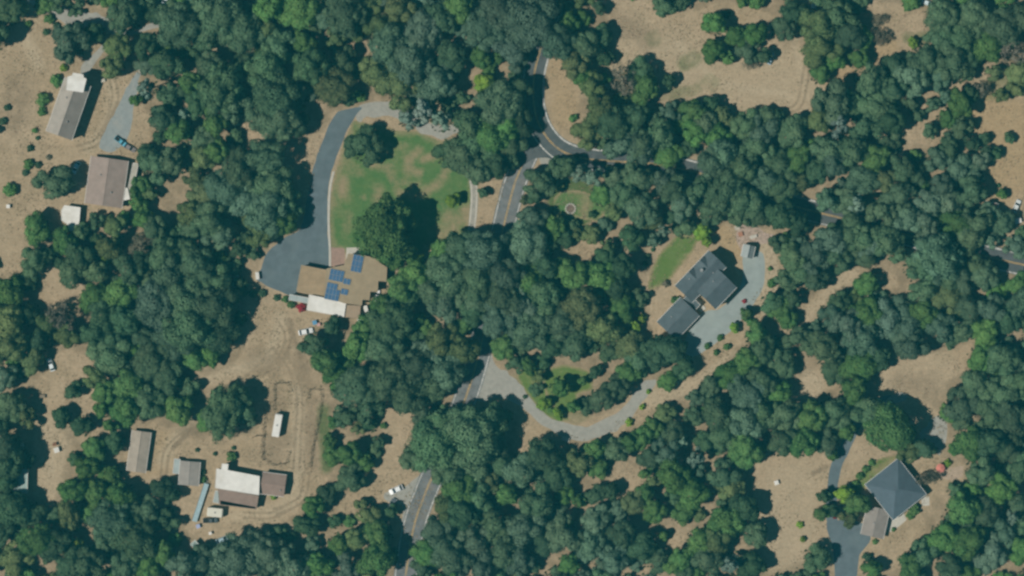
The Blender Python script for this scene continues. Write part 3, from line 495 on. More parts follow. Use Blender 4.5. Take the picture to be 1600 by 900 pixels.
sheet('gravel_lane', [(40, -10), (72, -6), (80, 10), (115, 11), (150, 22), (170, 30), (190, 45), (225, 40), (256, 32), (258, 40), (228, 47), (192, 58), (178, 58), (172, 48), (150, 42), (130, 46), (112, 46), (95, 32), (70, 18), (50, 8)], M_GRAVEL, 0.008, 0.3)
sheet('gravel_lane', [(168, 62), (176, 64), (158, 85), (148, 100), (138, 116), (126, 120), (128, 105), (145, 85)], M_GRAVEL, 0.0085, 0.2)
sheet('gravel_driveway', [(766, 552), (776, 570), (803, 588), (826, 618), (850, 646), (882, 660), (915, 667), (945, 655), (975, 636), (998, 603), (1016, 592), (1026, 596), (1004, 628), (980, 660), (945, 680), (915, 690), (878, 682), (842, 660), (812, 634), (785, 622), (750, 626), (734, 608), (748, 578)], M_GRAVEL, 0.008, 0.25)
sheet('concrete_driveway', [(1162, 398), (1190, 394), (1195, 420), (1192, 450), (1172, 482), (1146, 512), (1110, 542), (1080, 558), (1070, 545), (1074, 522), (1098, 488), (1125, 482), (1150, 458), (1160, 438)], M_CONC, 0.008, 0.12)
dr = smooth_line([W(*p) for p in [(1395, 624), (1365, 634), (1342, 655), (1325, 690), (1308, 725), (1301, 760), (1299, 800), (1304, 830)]], 1.0)
strip('driveway', dr, 3.3, M_ASPH, 0.008, 0, 0.1, None, 'structure')
sheet('driveway', [(1292, 818), (1320, 812), (1348, 818), (1360, 842), (1344, 866), (1335, 910), (1308, 910), (1303, 868), (1298, 845)], M_ASPH, 0.012, 0.12)
sheet('gravel_lane', [(1382, 628), (1398, 616), (1412, 614), (1418, 622), (1400, 632), (1388, 640)], M_GRAVEL, 0.0085, 0.2)
sheet('gravel_lane', [(1440, 672), (1460, 655), (1478, 652), (1480, 672), (1478, 690), (1468, 712), (1452, 700), (1440, 690)], M_GRAVEL, 0.0085, 0.3)
sheet('patio', [(516, 386), (539, 388), (538, 416), (516, 416)], M_PATIO, 0.014, 0.05, False)
sheet('patio', [(541, 387), (566, 387), (563, 398), (551, 398), (548, 418), (540, 418)], M_KERB, 0.016, 0.08, False)
sheet('patio', [(1390, 806), (1412, 801), (1416, 812), (1404, 822), (1392, 832), (1386, 826)], M_KERB, 0.012, 0.12, False)
sheet('patio', [(1440, 774), (1452, 776), (1452, 790), (1440, 790)], M_KERB, 0.012, 0.12, False)
sheet('patio', [(1466, 735), (1490, 728), (1504, 728), (1504, 745), (1488, 750), (1470, 745)], plain('dusty_pavers', (0.36, 0.28, 0.21), 0.95, 0.2, 1.0), 0.012, 0.2, False)
sheet('patio', [(1150, 352), (1180, 350), (1195, 362), (1210, 366), (1208, 380), (1176, 380), (1160, 392), (1150, 378)], plain('mixed_pavers', (0.36, 0.28, 0.23), 0.95, 0.35, 1.2), 0.012, 0.25, False)
sheet('roadside_gravel', [(838, 238), (850, 230), (870, 252), (868, 262), (850, 262), (842, 250)], M_GRAVEL, 0.008, 0.25)
sheet('roadside_gravel', [(692, 734), (672, 775), (650, 830), (634, 856), (627, 820), (630, 795), (606, 784), (602, 771), (628, 762), (655, 744)], M_GRAVEL, 0.008, 0.3)

def road(pts, w, centre, edges, z, mat=None):
    P = smooth_line([W(*p) for p in pts], 1.2)
    r_ = strip('road', P, w, mat or M_ROAD, z, 0, 0.08, None, 'structure')
    if centre:
        for s_ in (-0.17, 0.17): strip('centre_line', P, 0.2, M_LINE_Y, z + 0.005, s_, 0.01, r_)
    if edges:
        for s_ in (-1, 1):
            if edges is True and s_ < 0:                          # the mouth of the junction has no line
                runs = [P[:int(np.argmax(P[:, 1] < 68))], P[int(np.argmax(P[:, 0] > 22)):]]
            else: runs = [P]
            for Q in runs: strip('edge_line', Q, (0.55 if s_ > 0 else .4) if edges is True else edges, M_LINE_W, z + 0.005, s_ * (w / 2 - 0.45), 0.02, r_)
    return r_
r1 = road([(950, -600), (890, -150), (868, -30), (858, 20), (846, 70), (835, 115), (834, 160), (845, 200), (872, 232), (910, 247), (960, 252), (1020, 256), (1090, 270), (1160, 292), (1220, 316), (1270, 330), (1340, 347), (1430, 371), (1530, 398), (1650, 426), (1850, 480), (2400, 640)], 7.2, True, True, 0.020)
r2 = road([(846, 205), (826, 236), (805, 285), (789, 345), (772, 420), (760, 500), (738, 590), (705, 680), (668, 762), (645, 830), (630, 930), (615, 1060), (560, 1500)], 7.4, True, 0.35, 0.012, M_ROAD2)
sheet('roadside_gravel', [(826, 170), (842, 200), (862, 222), (892, 238), (886, 258), (856, 246), (834, 250), (812, 262), (798, 262), (806, 232)], M_ROAD, 0.0185, 0.2)
wk = smooth_line([W(*p) for p in [(733, 250), (738, 275), (741, 305), (739, 340), (735, 368)]], 1.0)
fp = strip('footpath', wk, 2.3, plain('worn_concrete', (0.30, 0.285, 0.25), 0.9, 0.2, 0.6), 0.012, 0, 0.05, None, 'structure')
for s_ in (-0.8, 0.8): strip('kerb_edge', wk, 0.45, M_KERB, 0.016, s_, 0.05, fp)

# ------------------------------------------------------------------ buildings
def place(px, py): x, y = W(px, py); return Vector((x, y, 0))
def ang(p, q):
    (ax, ay), (bx, by) = W(*p), W(*q); return math.atan2(by - ay, bx - ax)
def openings(root, L, Wd, eave, wall_t=0.0, n=3, sides=(1, -1), base=0.0):
    for sy in sides:
        for i in range(n):
            x = (i + .5) / n * L - L / 2
            if i == n // 2 and sy == sides[0]:
                d = build('door', MB().box((x, sy * (Wd / 2 + .03), base + 1.02), (0.95, .06, 2.04)), M_WOOD, root)
                build('handle', MB().box((x + .35, sy * (Wd / 2 + .08), base + 1.0), (.12, .05, .04)), M_STEEL, d)
            else:
                w_ = build('window', MB().box((x, sy * (Wd / 2 + .03), base + eave * .55), (1.4, .06, 1.1)), M_GLASS, root)
                f_ = MB()
                for a_, b_, c_, d_ in ((0, .58, 1.56, .08), (0, -.58, 1.56, .08), (-.74, 0, .08, 1.08), (.74, 0, .08, 1.08)):
                    f_.box((x + a_, sy * (Wd / 2 + .04), base + eave * .55 + b_), (c_, .1, d_))
                build('frame', f_, M_TRIM, w_)
def gable(name, label, cat, c, axis_px, L, Wd, eave, rise, mats, over=0.45, wall=None, n_op=3, chimney=None, vents=(), group=None, ridge_off=0.0, ends=True):
    """gabled house: length L along the axis, two roof slopes"""
    root = empty(name, place(*c), ang(*axis_px)); tag(root, label, cat, group)
    l2, w2 = L / 2, Wd / 2; zr = eave + rise; ro = ridge_off
    P = [(-l2, -w2, 0), (l2, -w2, 0), (l2, w2, 0), (-l2, w2, 0), (-l2, -w2, eave), (l2, -w2, eave), (l2, w2, eave), (-l2, w2, eave), (-l2, ro, zr - .12), (l2, ro, zr - .12)]
    build('wall', MB().add(P, [(3, 2, 1, 0), (0, 1, 5, 4), (2, 3, 7, 6), (1, 2, 6, 9, 5), (3, 0, 4, 8, 7)]), wall or M_WALL, root)
    lo = l2 + over
    for sy, mt in ((1, mats[0]), (-1, mats[1])):
        run = w2 - sy * ro; dz = rise * over / run; y1 = sy * (w2 + over)
        q = [(-lo, ro, zr), (lo, ro, zr), (lo, y1, eave - dz), (-lo, y1, eave - dz)]
        if sy > 0: q = [q[3], q[2], q[1], q[0]]; q = q[::-1]
        q = q if sy < 0 else [(-lo, y1, eave - dz), (lo, y1, eave - dz), (lo, ro, zr), (-lo, ro, zr)][::-1]
        # consistent upward facing
        a, b_, c_ = (Vector(q[i]) for i in range(3))
        if (b_ - a).cross(c_ - b_).z < 0: q = q[::-1]
        rs = build('roof_slope', MB().slab(q, .14), mt, root)
        build('gutter', MB().box((0, y1 + sy * .07, eave - dz - .05), (2 * lo, .12, .12)), M_TRIM, rs)
    build('ridge_cap', MB().box((0, ro, zr + .015), (2 * lo + .02, .32, .07)), mats[1], root)
    if n_op: openings(root, L, Wd, eave, n=n_op)
    if chimney:
        x, y = chimney; z = zr - rise * abs(y - ro) / w2
        ch = build('chimney', MB().box((x, y, z + .5), (.8, .7, 1.8)), plain('brick', (.25, .13, .09), .9, .2, 2), root)
        build('chimney_cap', MB().box((x, y, z + 1.44), (.95, .85, .08)), M_STEEL, ch)
    for x, y in vents:
        z = zr - rise * abs(y - ro) / w2; build('roof_vent', MB().box((x, y, z + .18), (.45, .45, .5), 0, .8), M_STEEL, root)
    return root
def flat(name, label, cat, c, axis_px, poly, h, mat, wall=None, edge=None, n_op=2, slope=None, group=None):
    """low-slope roof on a polygon footprint (local metres)"""
    root = empty(name, place(*c), ang(*axis_px)); tag(root, label, cat, group)
    build('wall', MB().prism(poly, 0, h - .18), wall or M_WALL, root)
    cx = sum(p[0] for p in poly) / len(poly); cy = sum(p[1] for p in poly) / len(poly)
    big = []
    for x, y in poly:
        d = math.hypot(x - cx, y - cy); k = (d + .4) / d; big.append((cx + (x - cx) * k, cy + (y - cy) * k))
    zs = [h + (slope[0] * x + slope[1] * y if slope else 0) for x, y in big]
    build('roof', MB().prism(big, h - .18, h, zs), mat, root)
    e = MB()
    for i in range(len(big)):
        a, b_ = big[i], big[(i + 1) % len(big)]; za, zb = zs[i], zs[(i + 1) % len(big)]
        e.tube((a[0], a[1], za), (b_[0], b_[1], zb), .09, .09, 4)
    build('roof_edging', e, edge or M_TRIM, root)
    xs_ = [p[0] for p in poly]; ys_ = [p[1] for p in poly]
    for i in range(n_op):
        a, b_ = Vector(poly[i]), Vector(poly[(i + 1) % len(poly)]); mid = (a + b_) / 2; an = math.atan2(b_.y - a.y, b_.x - a.x)
        build('window' if i else 'door', MB().box((mid.x, mid.y, 1.35 if i else 1.02), (1.3, .1, 1.0 if i else 2.04), an), M_GLASS if i else M_WOOD, root)
    return root
def loc(c, axis_px, pts):
    a = ang(*axis_px); o = W(*c); ca, sa = math.cos(-a), math.sin(-a); out = []
    for p in pts:
        x, y = W(*p); x -= o[0]; y -= o[1]; out.append((x * ca - y * sa, x * sa + y * ca))
    return out

R_GREYL = roof_mat('grey_shingle', (0.330, 0.300, 0.265), 1.2); R_GREY_SHADE = roof_mat('grey_shingle_shaded', (0.225, 0.205, 0.185), 1.2)  # second grey has shade painted in, for the slope away from the sun
R_MAUVE = roof_mat('mauve_brown_shingle', (0.282, 0.226, 0.198), 1.2)
R_TAN = roof_mat('tan_gravel_roof', (0.295, 0.235, 0.155), 0, 0.10)
R_TANO = roof_mat('orange_tan_roof', (0.318, 0.236, 0.146), 0, 0.14)
R_BROWN = roof_mat('brown_shingle', (0.245, 0.180, 0.150), 1.2)
R_SLATE = roof_mat('slate_shingle', (0.092, 0.118, 0.132), 1.2, 0.14)
R_BLUE = roof_mat('blue_grey_shingle', (0.085, 0.116, 0.142), 1.2, 0.10)
R_WARM = roof_mat('warm_grey_shingle', (0.250, 0.225, 0.205), 1.2, 0.12)
R_BARN = roof_mat('weathered_tin', (0.320, 0.280, 0.235), 0.8, 0.14)
R_TEAL = roof_mat('pale_teal_tin', (0.30, 0.38, 0.36), 0.8, 0.1)

# grey gabled house with a white canopy
h1 = gable('gabled_house', 'long gabled house with weathered grey roof beside the tapering gravel drive', 'house', (110, 171), ((96, 208), (120, 140)), 17.0, 7.6, 4.8, 1.5, (R_GREYL, R_GREY_SHADE), n_op=4, vents=((3, 1.5), (-4, -1.2)))
cw = flat('white_canopy', 'white metal canopy against the end of the grey gabled house', 'canopy', (124, 132), ((113, 132), (137, 135)), [(-2.6, -2.2), (2.2, -2.3), (2.5, 1.6), (1.6, 1.8), (1.5, 2.6), (-1.2, 2.7), (-1.3, 1.9), (-2.6, 1.5)], 6.75, M_WHITE, n_op=0, wall=M_TRIM)
# mauve brown house and what stands beside it
h2 = gable('gabled_house', 'broad gabled house with mauve-brown roof near the blue car', 'house', (168, 285), ((164, 322), (174, 250)), 14.0, 10.8, 2.7, 1.4, (R_MAUVE, R_MAUVE), n_op=4, vents=((2, 2), (-3, -2)))
flat('lean_to', 'narrow pale lean-to along the side of the mauve-brown house', 'shed', (208, 282), ((203, 305), (212, 260)), [(-5, -.8), (5, -.8), (5, .8), (-5, .8)], 2.1, roof_mat('pale_tin', (.38, .36, .31), 0.8), n_op=1)
flat('storage_shed', 'small square white-roofed shed at the corner of the mauve-brown house', 'shed', (195.5, 304), ((188, 306), (203, 303)), [(-1.15, -1.5), (1.15, -1.5), (1.15, 1.5), (-1.15, 1.5)], 2.4, M_WHITE, n_op=1)
c3 = (113, 341); ax3 = ((100, 341), (126, 341))
flat('tarpaulin_shelter', 'crooked white tarpaulin shelter between green trees', 'shelter', c3, ax3, loc(c3, ax3, [(99, 331), (103, 323), (126, 326), (123, 357), (110, 359), (107, 348), (100, 344)]), 2.6, M_WHITE, n_op=0)

# tan community building with solar panels
c4 = (540, 440); ax4 = ((508, 433), (590, 450))
main = flat('community_hall', 'large tan flat-roofed building carrying blue solar panels by the car park', 'building', c4, ax4,
    loc(c4, ax4, [(513, 421), (540, 416), (546, 398), (591, 405), (591.5, 412), (603.5, 419), (602, 440), (589.5, 439), (589, 455), (578, 454), (577, 467), (567, 466), (566, 475), (540, 472), (509, 462)]), 3.6, R_TAN, edge=plain('tan_trim', (.34, .27, .18)), n_op=4)
wing = flat('hall_wing', 'orange-tan roofed wing between the car park and the solar panel roof', 'building', (489, 438), ax4,
    loc((489, 438), ax4, [(473, 416), (511, 423.5), (507.5, 461), (466, 453.5)]), 3.3, R_TANO, edge=plain('tan_trim', (.34, .27, .18)), n_op=3)
flat('white_roof_annexe', 'bright white roofed annexe on the end of the tan building', 'building', (511, 478), ((484, 472.5), (538, 484)),
    loc((511, 478), ((484, 472.5), (538, 484)), [(485.5, 461.5), (539.5, 473), (536.5, 494), (482, 484)]), 3.0, M_WHITE, n_op=3)
flat('tan_outbuilding', 'small square tan shed beside the white roofed annexe', 'shed', (552, 486), ((541, 484), (563, 487)),
    loc((552, 486), ((541, 484), (563, 487)), [(542, 477.5), (562.5, 479), (561, 496), (540.5, 494.5)]), 2.6, roof_mat('pinkish_tan_roof', (.31, .235, .165), 0, .08), edge=M_WOOD, n_op=2)
flat('entrance_awning', 'pale blue-grey awning over the paving beside the white roofed annexe', 'awning', (468, 467), ((455, 465), (482, 470)), [(-2.7, -.75), (2.7, -.75), (2.7, .75), (-2.7, .75)], 2.6, roof_mat('pale_blue_tin', (.33, .38, .38), .8), n_op=0)
panel_mesh = MB().box((0, 0, .03), (1.02, 1.66, .05)).mesh('solar_panel'); panel_mesh.materials.append(M_SOLAR)
frame_mb = MB()
for x_, y_, dx, dy in ((-.52, 0, .05, 1.72), (.52, 0, .05, 1.72), (0, -.85, 1.0, .05), (0, .85, 1.0, .05)): frame_mb.box((x_, y_, .035), (dx, dy, .07))
frame_mesh = frame_mb.mesh('panel_frame'); frame_mesh.materials.append(M_STEEL)
def array(c, cols, rows, tilt, skip=()):
    lx, ly = loc(c4, ax4, [c])[0]
    arr = build('solar_array', MB().box((lx, ly, 3.66), (cols * 1.12, .08, .1)).box((lx, ly + .9, 3.66), (cols * 1.12, .08, .1)), M_STEEL, main)
    for i in range(cols):
        for j in range(rows):
            if (i, j) in skip: continue
            o = link('solar_panel', panel_mesh, None, arr); o.location = (lx + (i - (cols - 1) / 2) * 1.1, ly + (j - (rows - 1) / 2) * 1.76, 3.75); o.rotation_euler = (math.radians(tilt), 0, 0)
            f = link('panel_frame', frame_mesh, None, o)
array((559, 412), 3, 3, 3); array((527, 430.5), 4, 2, 3); array((543, 440), 2, 1, 3, ()); array((521, 456), 4, 3, 3, ((3, 2),)); array((539, 456), 2, 1, 3)

# bottom yard: white-roofed house, brown wings, barn, shed
flat('white_roof_house', 'wide bright white metal roof joined to the brown-roofed house', 'house', (372, 751), ((340, 745), (405, 757)),
    loc((372, 751), ((340, 745), (405, 757)), [(342, 732), (349, 733.3), (350, 725), (359, 726), (358.5, 735), (405, 743), (404.5, 771), (339.5, 760)]), 3.9, M_WHITE, n_op=3)
flat('brown_roof_house', 'brown-roofed house strip along the wide white metal roof', 'house', (371, 778), ((340, 772), (405, 784)),
    loc((371, 778), ((340, 772), (405, 784)), [(344, 763.5), (403.5, 774), (400, 794), (346, 787)]), 3.2, R_BROWN, edge=M_WOOD, n_op=3, slope=(0, .12))
gable('brown_gable_annexe', 'square brown-roofed annexe beside the wide white metal roof', 'house', (428, 756), ((409, 754), (447, 759)), 7.0, 6.2, 2.7, .7, (R_BROWN, R_BROWN), .3, n_op=2, vents=((2.4, -1.5),))
flat('side_awning', 'small pale blue awning at the corner of the brown roof', 'awning', (341, 776), ((334, 775), (348, 778)), [(-.9, -1.5), (.9, -1.5), (.9, 1.5), (-.9, 1.5)], 2.2, roof_mat('pale_blue_tin', (.33, .38, .38), .8), n_op=0)
gable('tin_barn', 'long narrow weathered tin-roofed barn on the dirt yard', 'barn', (218, 705), ((213, 737), (222, 674)), 12.2, 5.4, 2.1, .8, (R_BARN, R_BARN), .3, wall=M_WOOD, n_op=2)
gable('grey_shed', 'squat grey gabled shed beside the long pale blue trailer', 'shed', (297, 739), ((296, 758), (299, 720)), 7.0, 5.8, 2.3, .6, (roof_mat('grey_tin', (.27, .25, .23), .8), roof_mat('grey_tin', (.27, .25, .23), .8)), .25, n_op=2)
flat('side_awning', 'light blue awning on the flank of the squat grey shed', 'awning', (277, 728), ((277, 738), (279, 719)), [(-1.9, -.8), (1.9, -.8), (1.9, .8), (-1.9, .8)], 2.1, roof_mat('pale_blue_tin', (.33, .38, .38), .8), n_op=0)
# slate-roofed house
axs = ((1030, 500), (1080, 448))
sh = gable('slate_house', 'large slate-roofed house with steep shadowed gable beside the concrete drive', 'house', (1093, 432), axs, 14.4, 6.6, 5.8, 1.7, (R_SLATE, R_SLATE), n_op=4, chimney=(1.5, 1.2), vents=((-3, 2), (3.5, -2)))
for dx in (-1.6, 3.4):                                            # cross gables on the garden side
    zd = 7.35
    for sx in (-1, 1):
        q = [(dx, -.2, zd), (dx, 3.75, zd), (dx + sx * 1.7, 3.75, zd - 1.15), (dx + sx * 1.7, -.2, zd - 1.15)]
        a, b_, c_ = (Vector(p) for p in q[:3])
        if (b_ - a).cross(c_ - b_).z < 0: q = q[::-1]
        build('cross_gable_roof', MB().slab(q, .12), R_SLATE, sh)
    build('gable_wall', MB().add([(dx - 1.5, 3.36, 5), (dx + 1.5, 3.36, 5), (dx + 1.5, 3.36, zd - 1.05), (dx, 3.36, zd - .1), (dx - 1.5, 3.36, zd - 1.05)], [(4, 3, 2, 1, 0)]), M_WALL, sh)
gable('slate_house_wing', 'slate-roofed front wing projecting towards the concrete drive', 'house', (1116, 450), axs, 8.6, 8.4, 6.0, 2.1, (R_SLATE, R_SLATE), n_op=3, vents=((1, 2),))
gable('slate_garage', 'low slate-roofed garage at the foot of the concrete drive', 'garage', (1059, 498), axs, 9.8, 7.4, 2.9, 1.5, (R_SLATE, R_SLATE), n_op=2, vents=((-1, 2),))
flat('entry_porch', 'small pale porch roof linking the slate house and its garage', 'porch', (1078, 474), axs, [(-1.6, -2.2), (1.6, -2.2), (1.6, 2.2), (-1.6, 2.2)], 2.7, R_SLATE, n_op=0)
for k, (x, y, a) in enumerate(((1089, 474, 2.6), (1097, 482, 1.9))):
    p = place(x, y); o = build('courtyard_slab', MB().box((0, 0, .12), (a, a * .8, .24), .7), M_KERB); o.location = p
    tag(o, ('larger' if k == 0 else 'smaller') + ' white paving block between the slate house and its garage', 'paving block')
gable('pale_shed', 'small pale silver gabled shed at the head of the concrete drive', 'shed', (1168, 393), ((1166, 404), (1171, 382)), 3.6, 3.4, 2.6, 1.5, (roof_mat('silver_tin', (.30, .335, .335), .8), roof_mat('silver_tin', (.36, .38, .37), .8)), .2, n_op=1)
# hipped house bottom right
def hip(name, label, c, axis_px, L, Wd, eave, rise, ridge, mat, over=.5):
    root = empty(name, place(*c), ang(*axis_px)); tag(root, label, 'house')
    l2, w2 = L / 2, Wd / 2
    build('wall', MB().prism([(-l2, -w2), (l2, -w2), (l2, w2), (-l2, w2)], 0, eave - .1), M_WALL, root)
    a, b_ = l2 + over, w2 + over; r = ridge / 2; zt = eave + rise
    cn = [(-a, -b_, eave), (a, -b_, eave), (a, b_, eave), (-a, b_, eave)]; t0, t1 = (-r, 0, zt), (r, 0, zt)
    for q in ((cn[0], cn[1], t1, t0), (cn[1], cn[2], t1), (cn[2], cn[3], t0, t1), (cn[3], cn[0], t0)): build('roof_slope', MB().slab(q, .12), mat, root)
    for p, d in (((0, -b_ - .06), (2 * a + .24, .12)), ((0, b_ + .06), (2 * a + .24, .12)), ((-a - .06, 0), (.12, 2 * b_ - .02)), ((a + .06, 0), (.12, 2 * b_ - .02))):
        build('gutter', MB().box((p[0], p[1], eave - .05), (d[0], d[1], .16)), M_TRIM, root)
    openings(root, L, Wd, eave, n=4); return root
hip('hipped_house', 'square blue-grey hip-roofed house with white gutters', (1397.5, 763.5), ((1371.5, 783), (1421.5, 743.5)), 12.2, 13.2, 3.2, 2.9, 1.0, R_BLUE)
gable('garage', 'warm grey gabled garage joining the asphalt yard and the blue-grey hip roof', 'garage', (1366, 815), ((1359, 838), (1369, 794)), 8.6, 6.6, 2.7, .9, (R_WARM, R_WARM), .3, n_op=2, vents=((-.3, .4),))
# partly hidden roofs
flat('mobile_home', 'pale teal tin-roofed mobile home half under dark trees beside the dirt lane', 'mobile home', (35, 744), ((34.5, 765), (35.5, 715)), [(-4.6, -2.0), (4.6, -2.0), (4.6, 2.0), (-4.6, 2.0)], 3.6, R_TEAL, n_op=3)
flat('red_roof_shed', 'small pinkish-red roofed shed among trees below the orange dirt slope', 'shed', (1547, 324), ((1540, 322), (1556, 326)), [(-1.7, -1.3), (1.7, -1.3), (1.7, 1.3), (-1.7, 1.3)], 2.3, roof_mat('faded_red_tin', (.38, .19, .14), .8), n_op=1)
flat('pale_shed', 'pale teal roofed lean-to under the trees below the long blue trailer', 'shed', (307, 852), ((302, 846), (311, 856)), [(-1.2, -.8), (1.2, -.8), (1.2, .8), (-1.2, .8)], 2.2, R_TEAL, n_op=1)

# ------------------------------------------------------------------ vehicles
def wheel_set(root, xs_, half, r=.33, wd=.22):
    for x in xs_:
        for s_ in (-1, 1):
            t = build('wheel', MB().tube((x, s_ * (half - wd), r), (x, s_ * half, r), r, r, 12), M_RUBBER, root)
            build('rim', MB().tube((x, s_ * (half - .02), r), (x, s_ * (half + .012), r), r * .6, r * .55, 10), M_STEEL, t)
def loft(secs):
    mb = MB(); P = []
    for x, pts in secs: P += [(x, y, z) for y, z in pts]
    n = len(secs[0][1]); F = []
    for i in range(len(secs) - 1):
        for j in range(n): F.append((i * n + j, i * n + (j + 1) % n, (i + 1) * n + (j + 1) % n, (i + 1) * n + j))
    F += [tuple(range(n - 1, -1, -1)), tuple(range((len(secs) - 1) * n, len(secs) * n))]
    return mb.add(P, F)
def sec(w, z0, z1, t=.86): return [(-w, z0), (w, z0), (w, z0 + (z1 - z0) * .6), (w * t, z1), (-w * t, z1), (-w, z0 + (z1 - z0) * .6)]
def car(name, label, cat, c, a_deg, col, kind='car', sc=1.0):
    root = empty(name, place(*c), math.radians(a_deg), sc); tag(root, label, cat)
    L = 4.6 if kind == 'car' else 5.4; h = L / 2
    if kind == 'pickup':
        body = build('body', loft([(-h, sec(.88, .45, .95)), (-h + .1, sec(.93, .35, 1.02)), (h - .5, sec(.93, .35, 1.02)), (h, sec(.85, .42, .9))]), M_PAINT, root, col)
        build('cargo_bed', MB().box((-1.6, 0, 1.04), (1.9, 1.5, .06)), M_RUBBER, root)
        cab = [(-.45, sec(.86, .98, 1.2)), (-.25, sec(.80, .98, 1.72)), (.75, sec(.80, .98, 1.72)), (1.35, sec(.84, .98, 1.1))]
    else:
        body = build('body', loft([(-h, sec(.80, .5, .82)), (-h + .25, sec(.89, .32, .98)), (h - .9, sec(.90, .3, .92)), (h - .2, sec(.85, .32, .78)), (h, sec(.7, .42, .66))]), M_PAINT, root, col)
        cab = [(-1.95, sec(.78, .9, 1.02)), (-1.3, sec(.72, .9, 1.44)), (.25, sec(.72, .9, 1.46)), (1.05, sec(.8, .88, .98))]
    build('cabin', loft(cab), M_GLASS, root)
    x0, x1 = cab[1][0], cab[2][0]
    build('roof', MB().box(((x0 + x1) / 2, 0, (1.72 if kind == 'pickup' else 1.455) + .02), (x1 - x0, 1.3, .05)), M_PAINT, root, col)
    for s_ in (-1, 1):
        build('headlight', MB().box((h - .12, s_ * .58, .68), (.2, .3, .14)), M_TRIM, root)
        build('tail_light', MB().box((-h + .03, s_ * .64, .74), (.1, .25, .14)), plain('red_lens', (.4, .03, .02), .3), root)
        build('wing_mirror', MB().box((.75, s_ * .98, .98), (.12, .2, .14)), M_PAINT, root, col)
    wheel_set(root, (-h * .6, h * .62), .92)
    return root
def trailer(name, label, cat, c, a_deg, L, Wd, H, mat, box=True, base=.55):
    root = empty(name, place(*c), math.radians(a_deg)); tag(root, label, cat)
    if box:
        build('body', loft([(-L / 2, sec(Wd / 2 * .94, base, H - .08, .92)), (-L / 2 + .2, sec(Wd / 2, base, H, .94)), (L / 2 - .3, sec(Wd / 2, base, H, .94)), (L / 2, sec(Wd / 2 * .94, base, H - .25, .92))]), mat, root)
        build('window', MB().box((L * .2, -Wd / 2 - .01, base + (H - base) * .5), (.9, .06, .5)), M_GLASS, root)
        build('door', MB().box((-L * .1, -Wd / 2 - .01, base + (H - base) * .42), (.7, .06, (H - base) * .72)), M_TRIM, root)
        build('roof_vent', MB().box((0, 0, H + .06), (.5, .5, .14)), M_STEEL, root)
    else:
        build('deck', MB().box((0, 0, H - .06), (L, Wd, .12)), mat, root)
        e = MB()
        for s_ in (-1, 1): e.box((0, s_ * (Wd / 2 + .03), H + .03), (L, .06, .22))
        build('side_rail', e, M_STEEL, root); build('chassis', MB().box((0, 0, H - .2), (L * .95, Wd * .5, .15)), M_STEEL, root)
    build('tow_bar', MB().box((L / 2 + .55, 0, .45), (1.2, .12, .12)), M_STEEL, root)
    build('jack_stand', MB().box((L / 2 + .9, 0, .22), (.12, .12, .44)), M_STEEL, root)
    wheel_set(root, (-.45, .45), Wd / 2, .32)
    return root
car('pickup_truck', 'blue pickup truck at the wide end of the gravel drive', 'truck', (189, 221), -38, (.10, .36, .48), 'pickup', .82)
car('parked_car', 'brownish grey car parked nose to tail with the blue pickup', 'car', (203, 231), -28, (.20, .18, .18), 'car', .85)
car('parked_car', 'dark blue car with pale bonnet beside the mauve-brown house', 'car', (119, 262), 245, (.35, .55, .62), 'car', .9)
car('parked_car', 'white car standing on the roadside dirt near the yellow centre line', 'car', (619, 765), 205, (.75, .78, .8))
car('parked_car', 'dark grey car in tree shade next to the roadside gravel', 'car', (612, 789), 60, (.10, .12, .14))
car('parked_van', 'white van standing under trees beside the solar panel building', 'van', (589.5, 462), 80, (.72, .72, .74), 'car', .8)
car('parked_car', 'white car on the dirt yard at the edge of the oak below the annexe', 'car', (478, 518), 12, (.72, .74, .74))
car('pickup_truck', 'black pickup beside the small white camper', 'truck', (329, 813), 2, (.06, .08, .09), 'pickup', .85)
car('parked_car', 'pale blue car in shade under the trees below the white camper', 'car', (349, 843), 20, (.30, .42, .48))
car('parked_car', 'silver-blue car under dark conifers beside the dry field', 'car', (1204, 92), 70, (.30, .42, .5), 'car', .8)
car('parked_car', 'white car at the top edge of the field under olive oaks', 'car', (1272, 7), 80, (.7, .74, .8))
car('parked_car', 'white car near the gravel lane under grey-green oaks', 'car', (257, 6), 75, (.62, .72, .76))
car('parked_car', 'pale cyan car beside the dirt clearing behind the dry field', 'car', (1449, 5), -20, (.55, .66, .7), 'car', .8)
car('parked_van', 'white van amid clutter below the orange dirt slope', 'van', (1588, 322), 65, (.62, .66, .66), 'car', .9)
car('parked_car', 'white car half hidden by trees at the head of the dirt lane', 'car', (80, 570), 110, (.66, .72, .74), 'car', .9)
trailer('travel_trailer', 'long white travel trailer alone in the fenced paddock', 'trailer', (434, 664), 80, 7.2, 2.4, 3.0, M_WHITE)
trailer('camper_trailer', 'short cream-white camper below the brown-roofed house', 'trailer', (337, 800), -6, 4.9, 2.9, 2.6, plain('cream_metal', (.60, .58, .50), .6, .05))
trailer('flatbed_trailer', 'long narrow pale blue flatbed trailer beside the squat grey shed', 'trailer', (313.5, 785), 72, 12.4, 1.5, .85, plain('pale_blue_paint', (.30, .41, .45), .7, .12), False)
trailer('utility_trailer', 'pale grey utility trailer parked under trees by the car park corner', 'trailer', (363, 429), -5, 4.6, 1.6, .8, plain('pale_grey_paint', (.40, .44, .44), .7, .12), False)
trailer('utility_trailer', 'light blue-grey boat-shaped trailer in the shade near the car park', 'trailer', (354, 439), 0, 2.8, 1.3, 1.6, plain('pale_blue_paint', (.30, .41, .45), .7, .12))
car('parked_car', 'small white car beside the hedge near the car park corner', 'car', (366, 446), 95, (.5, .56, .56), 'car', .6)

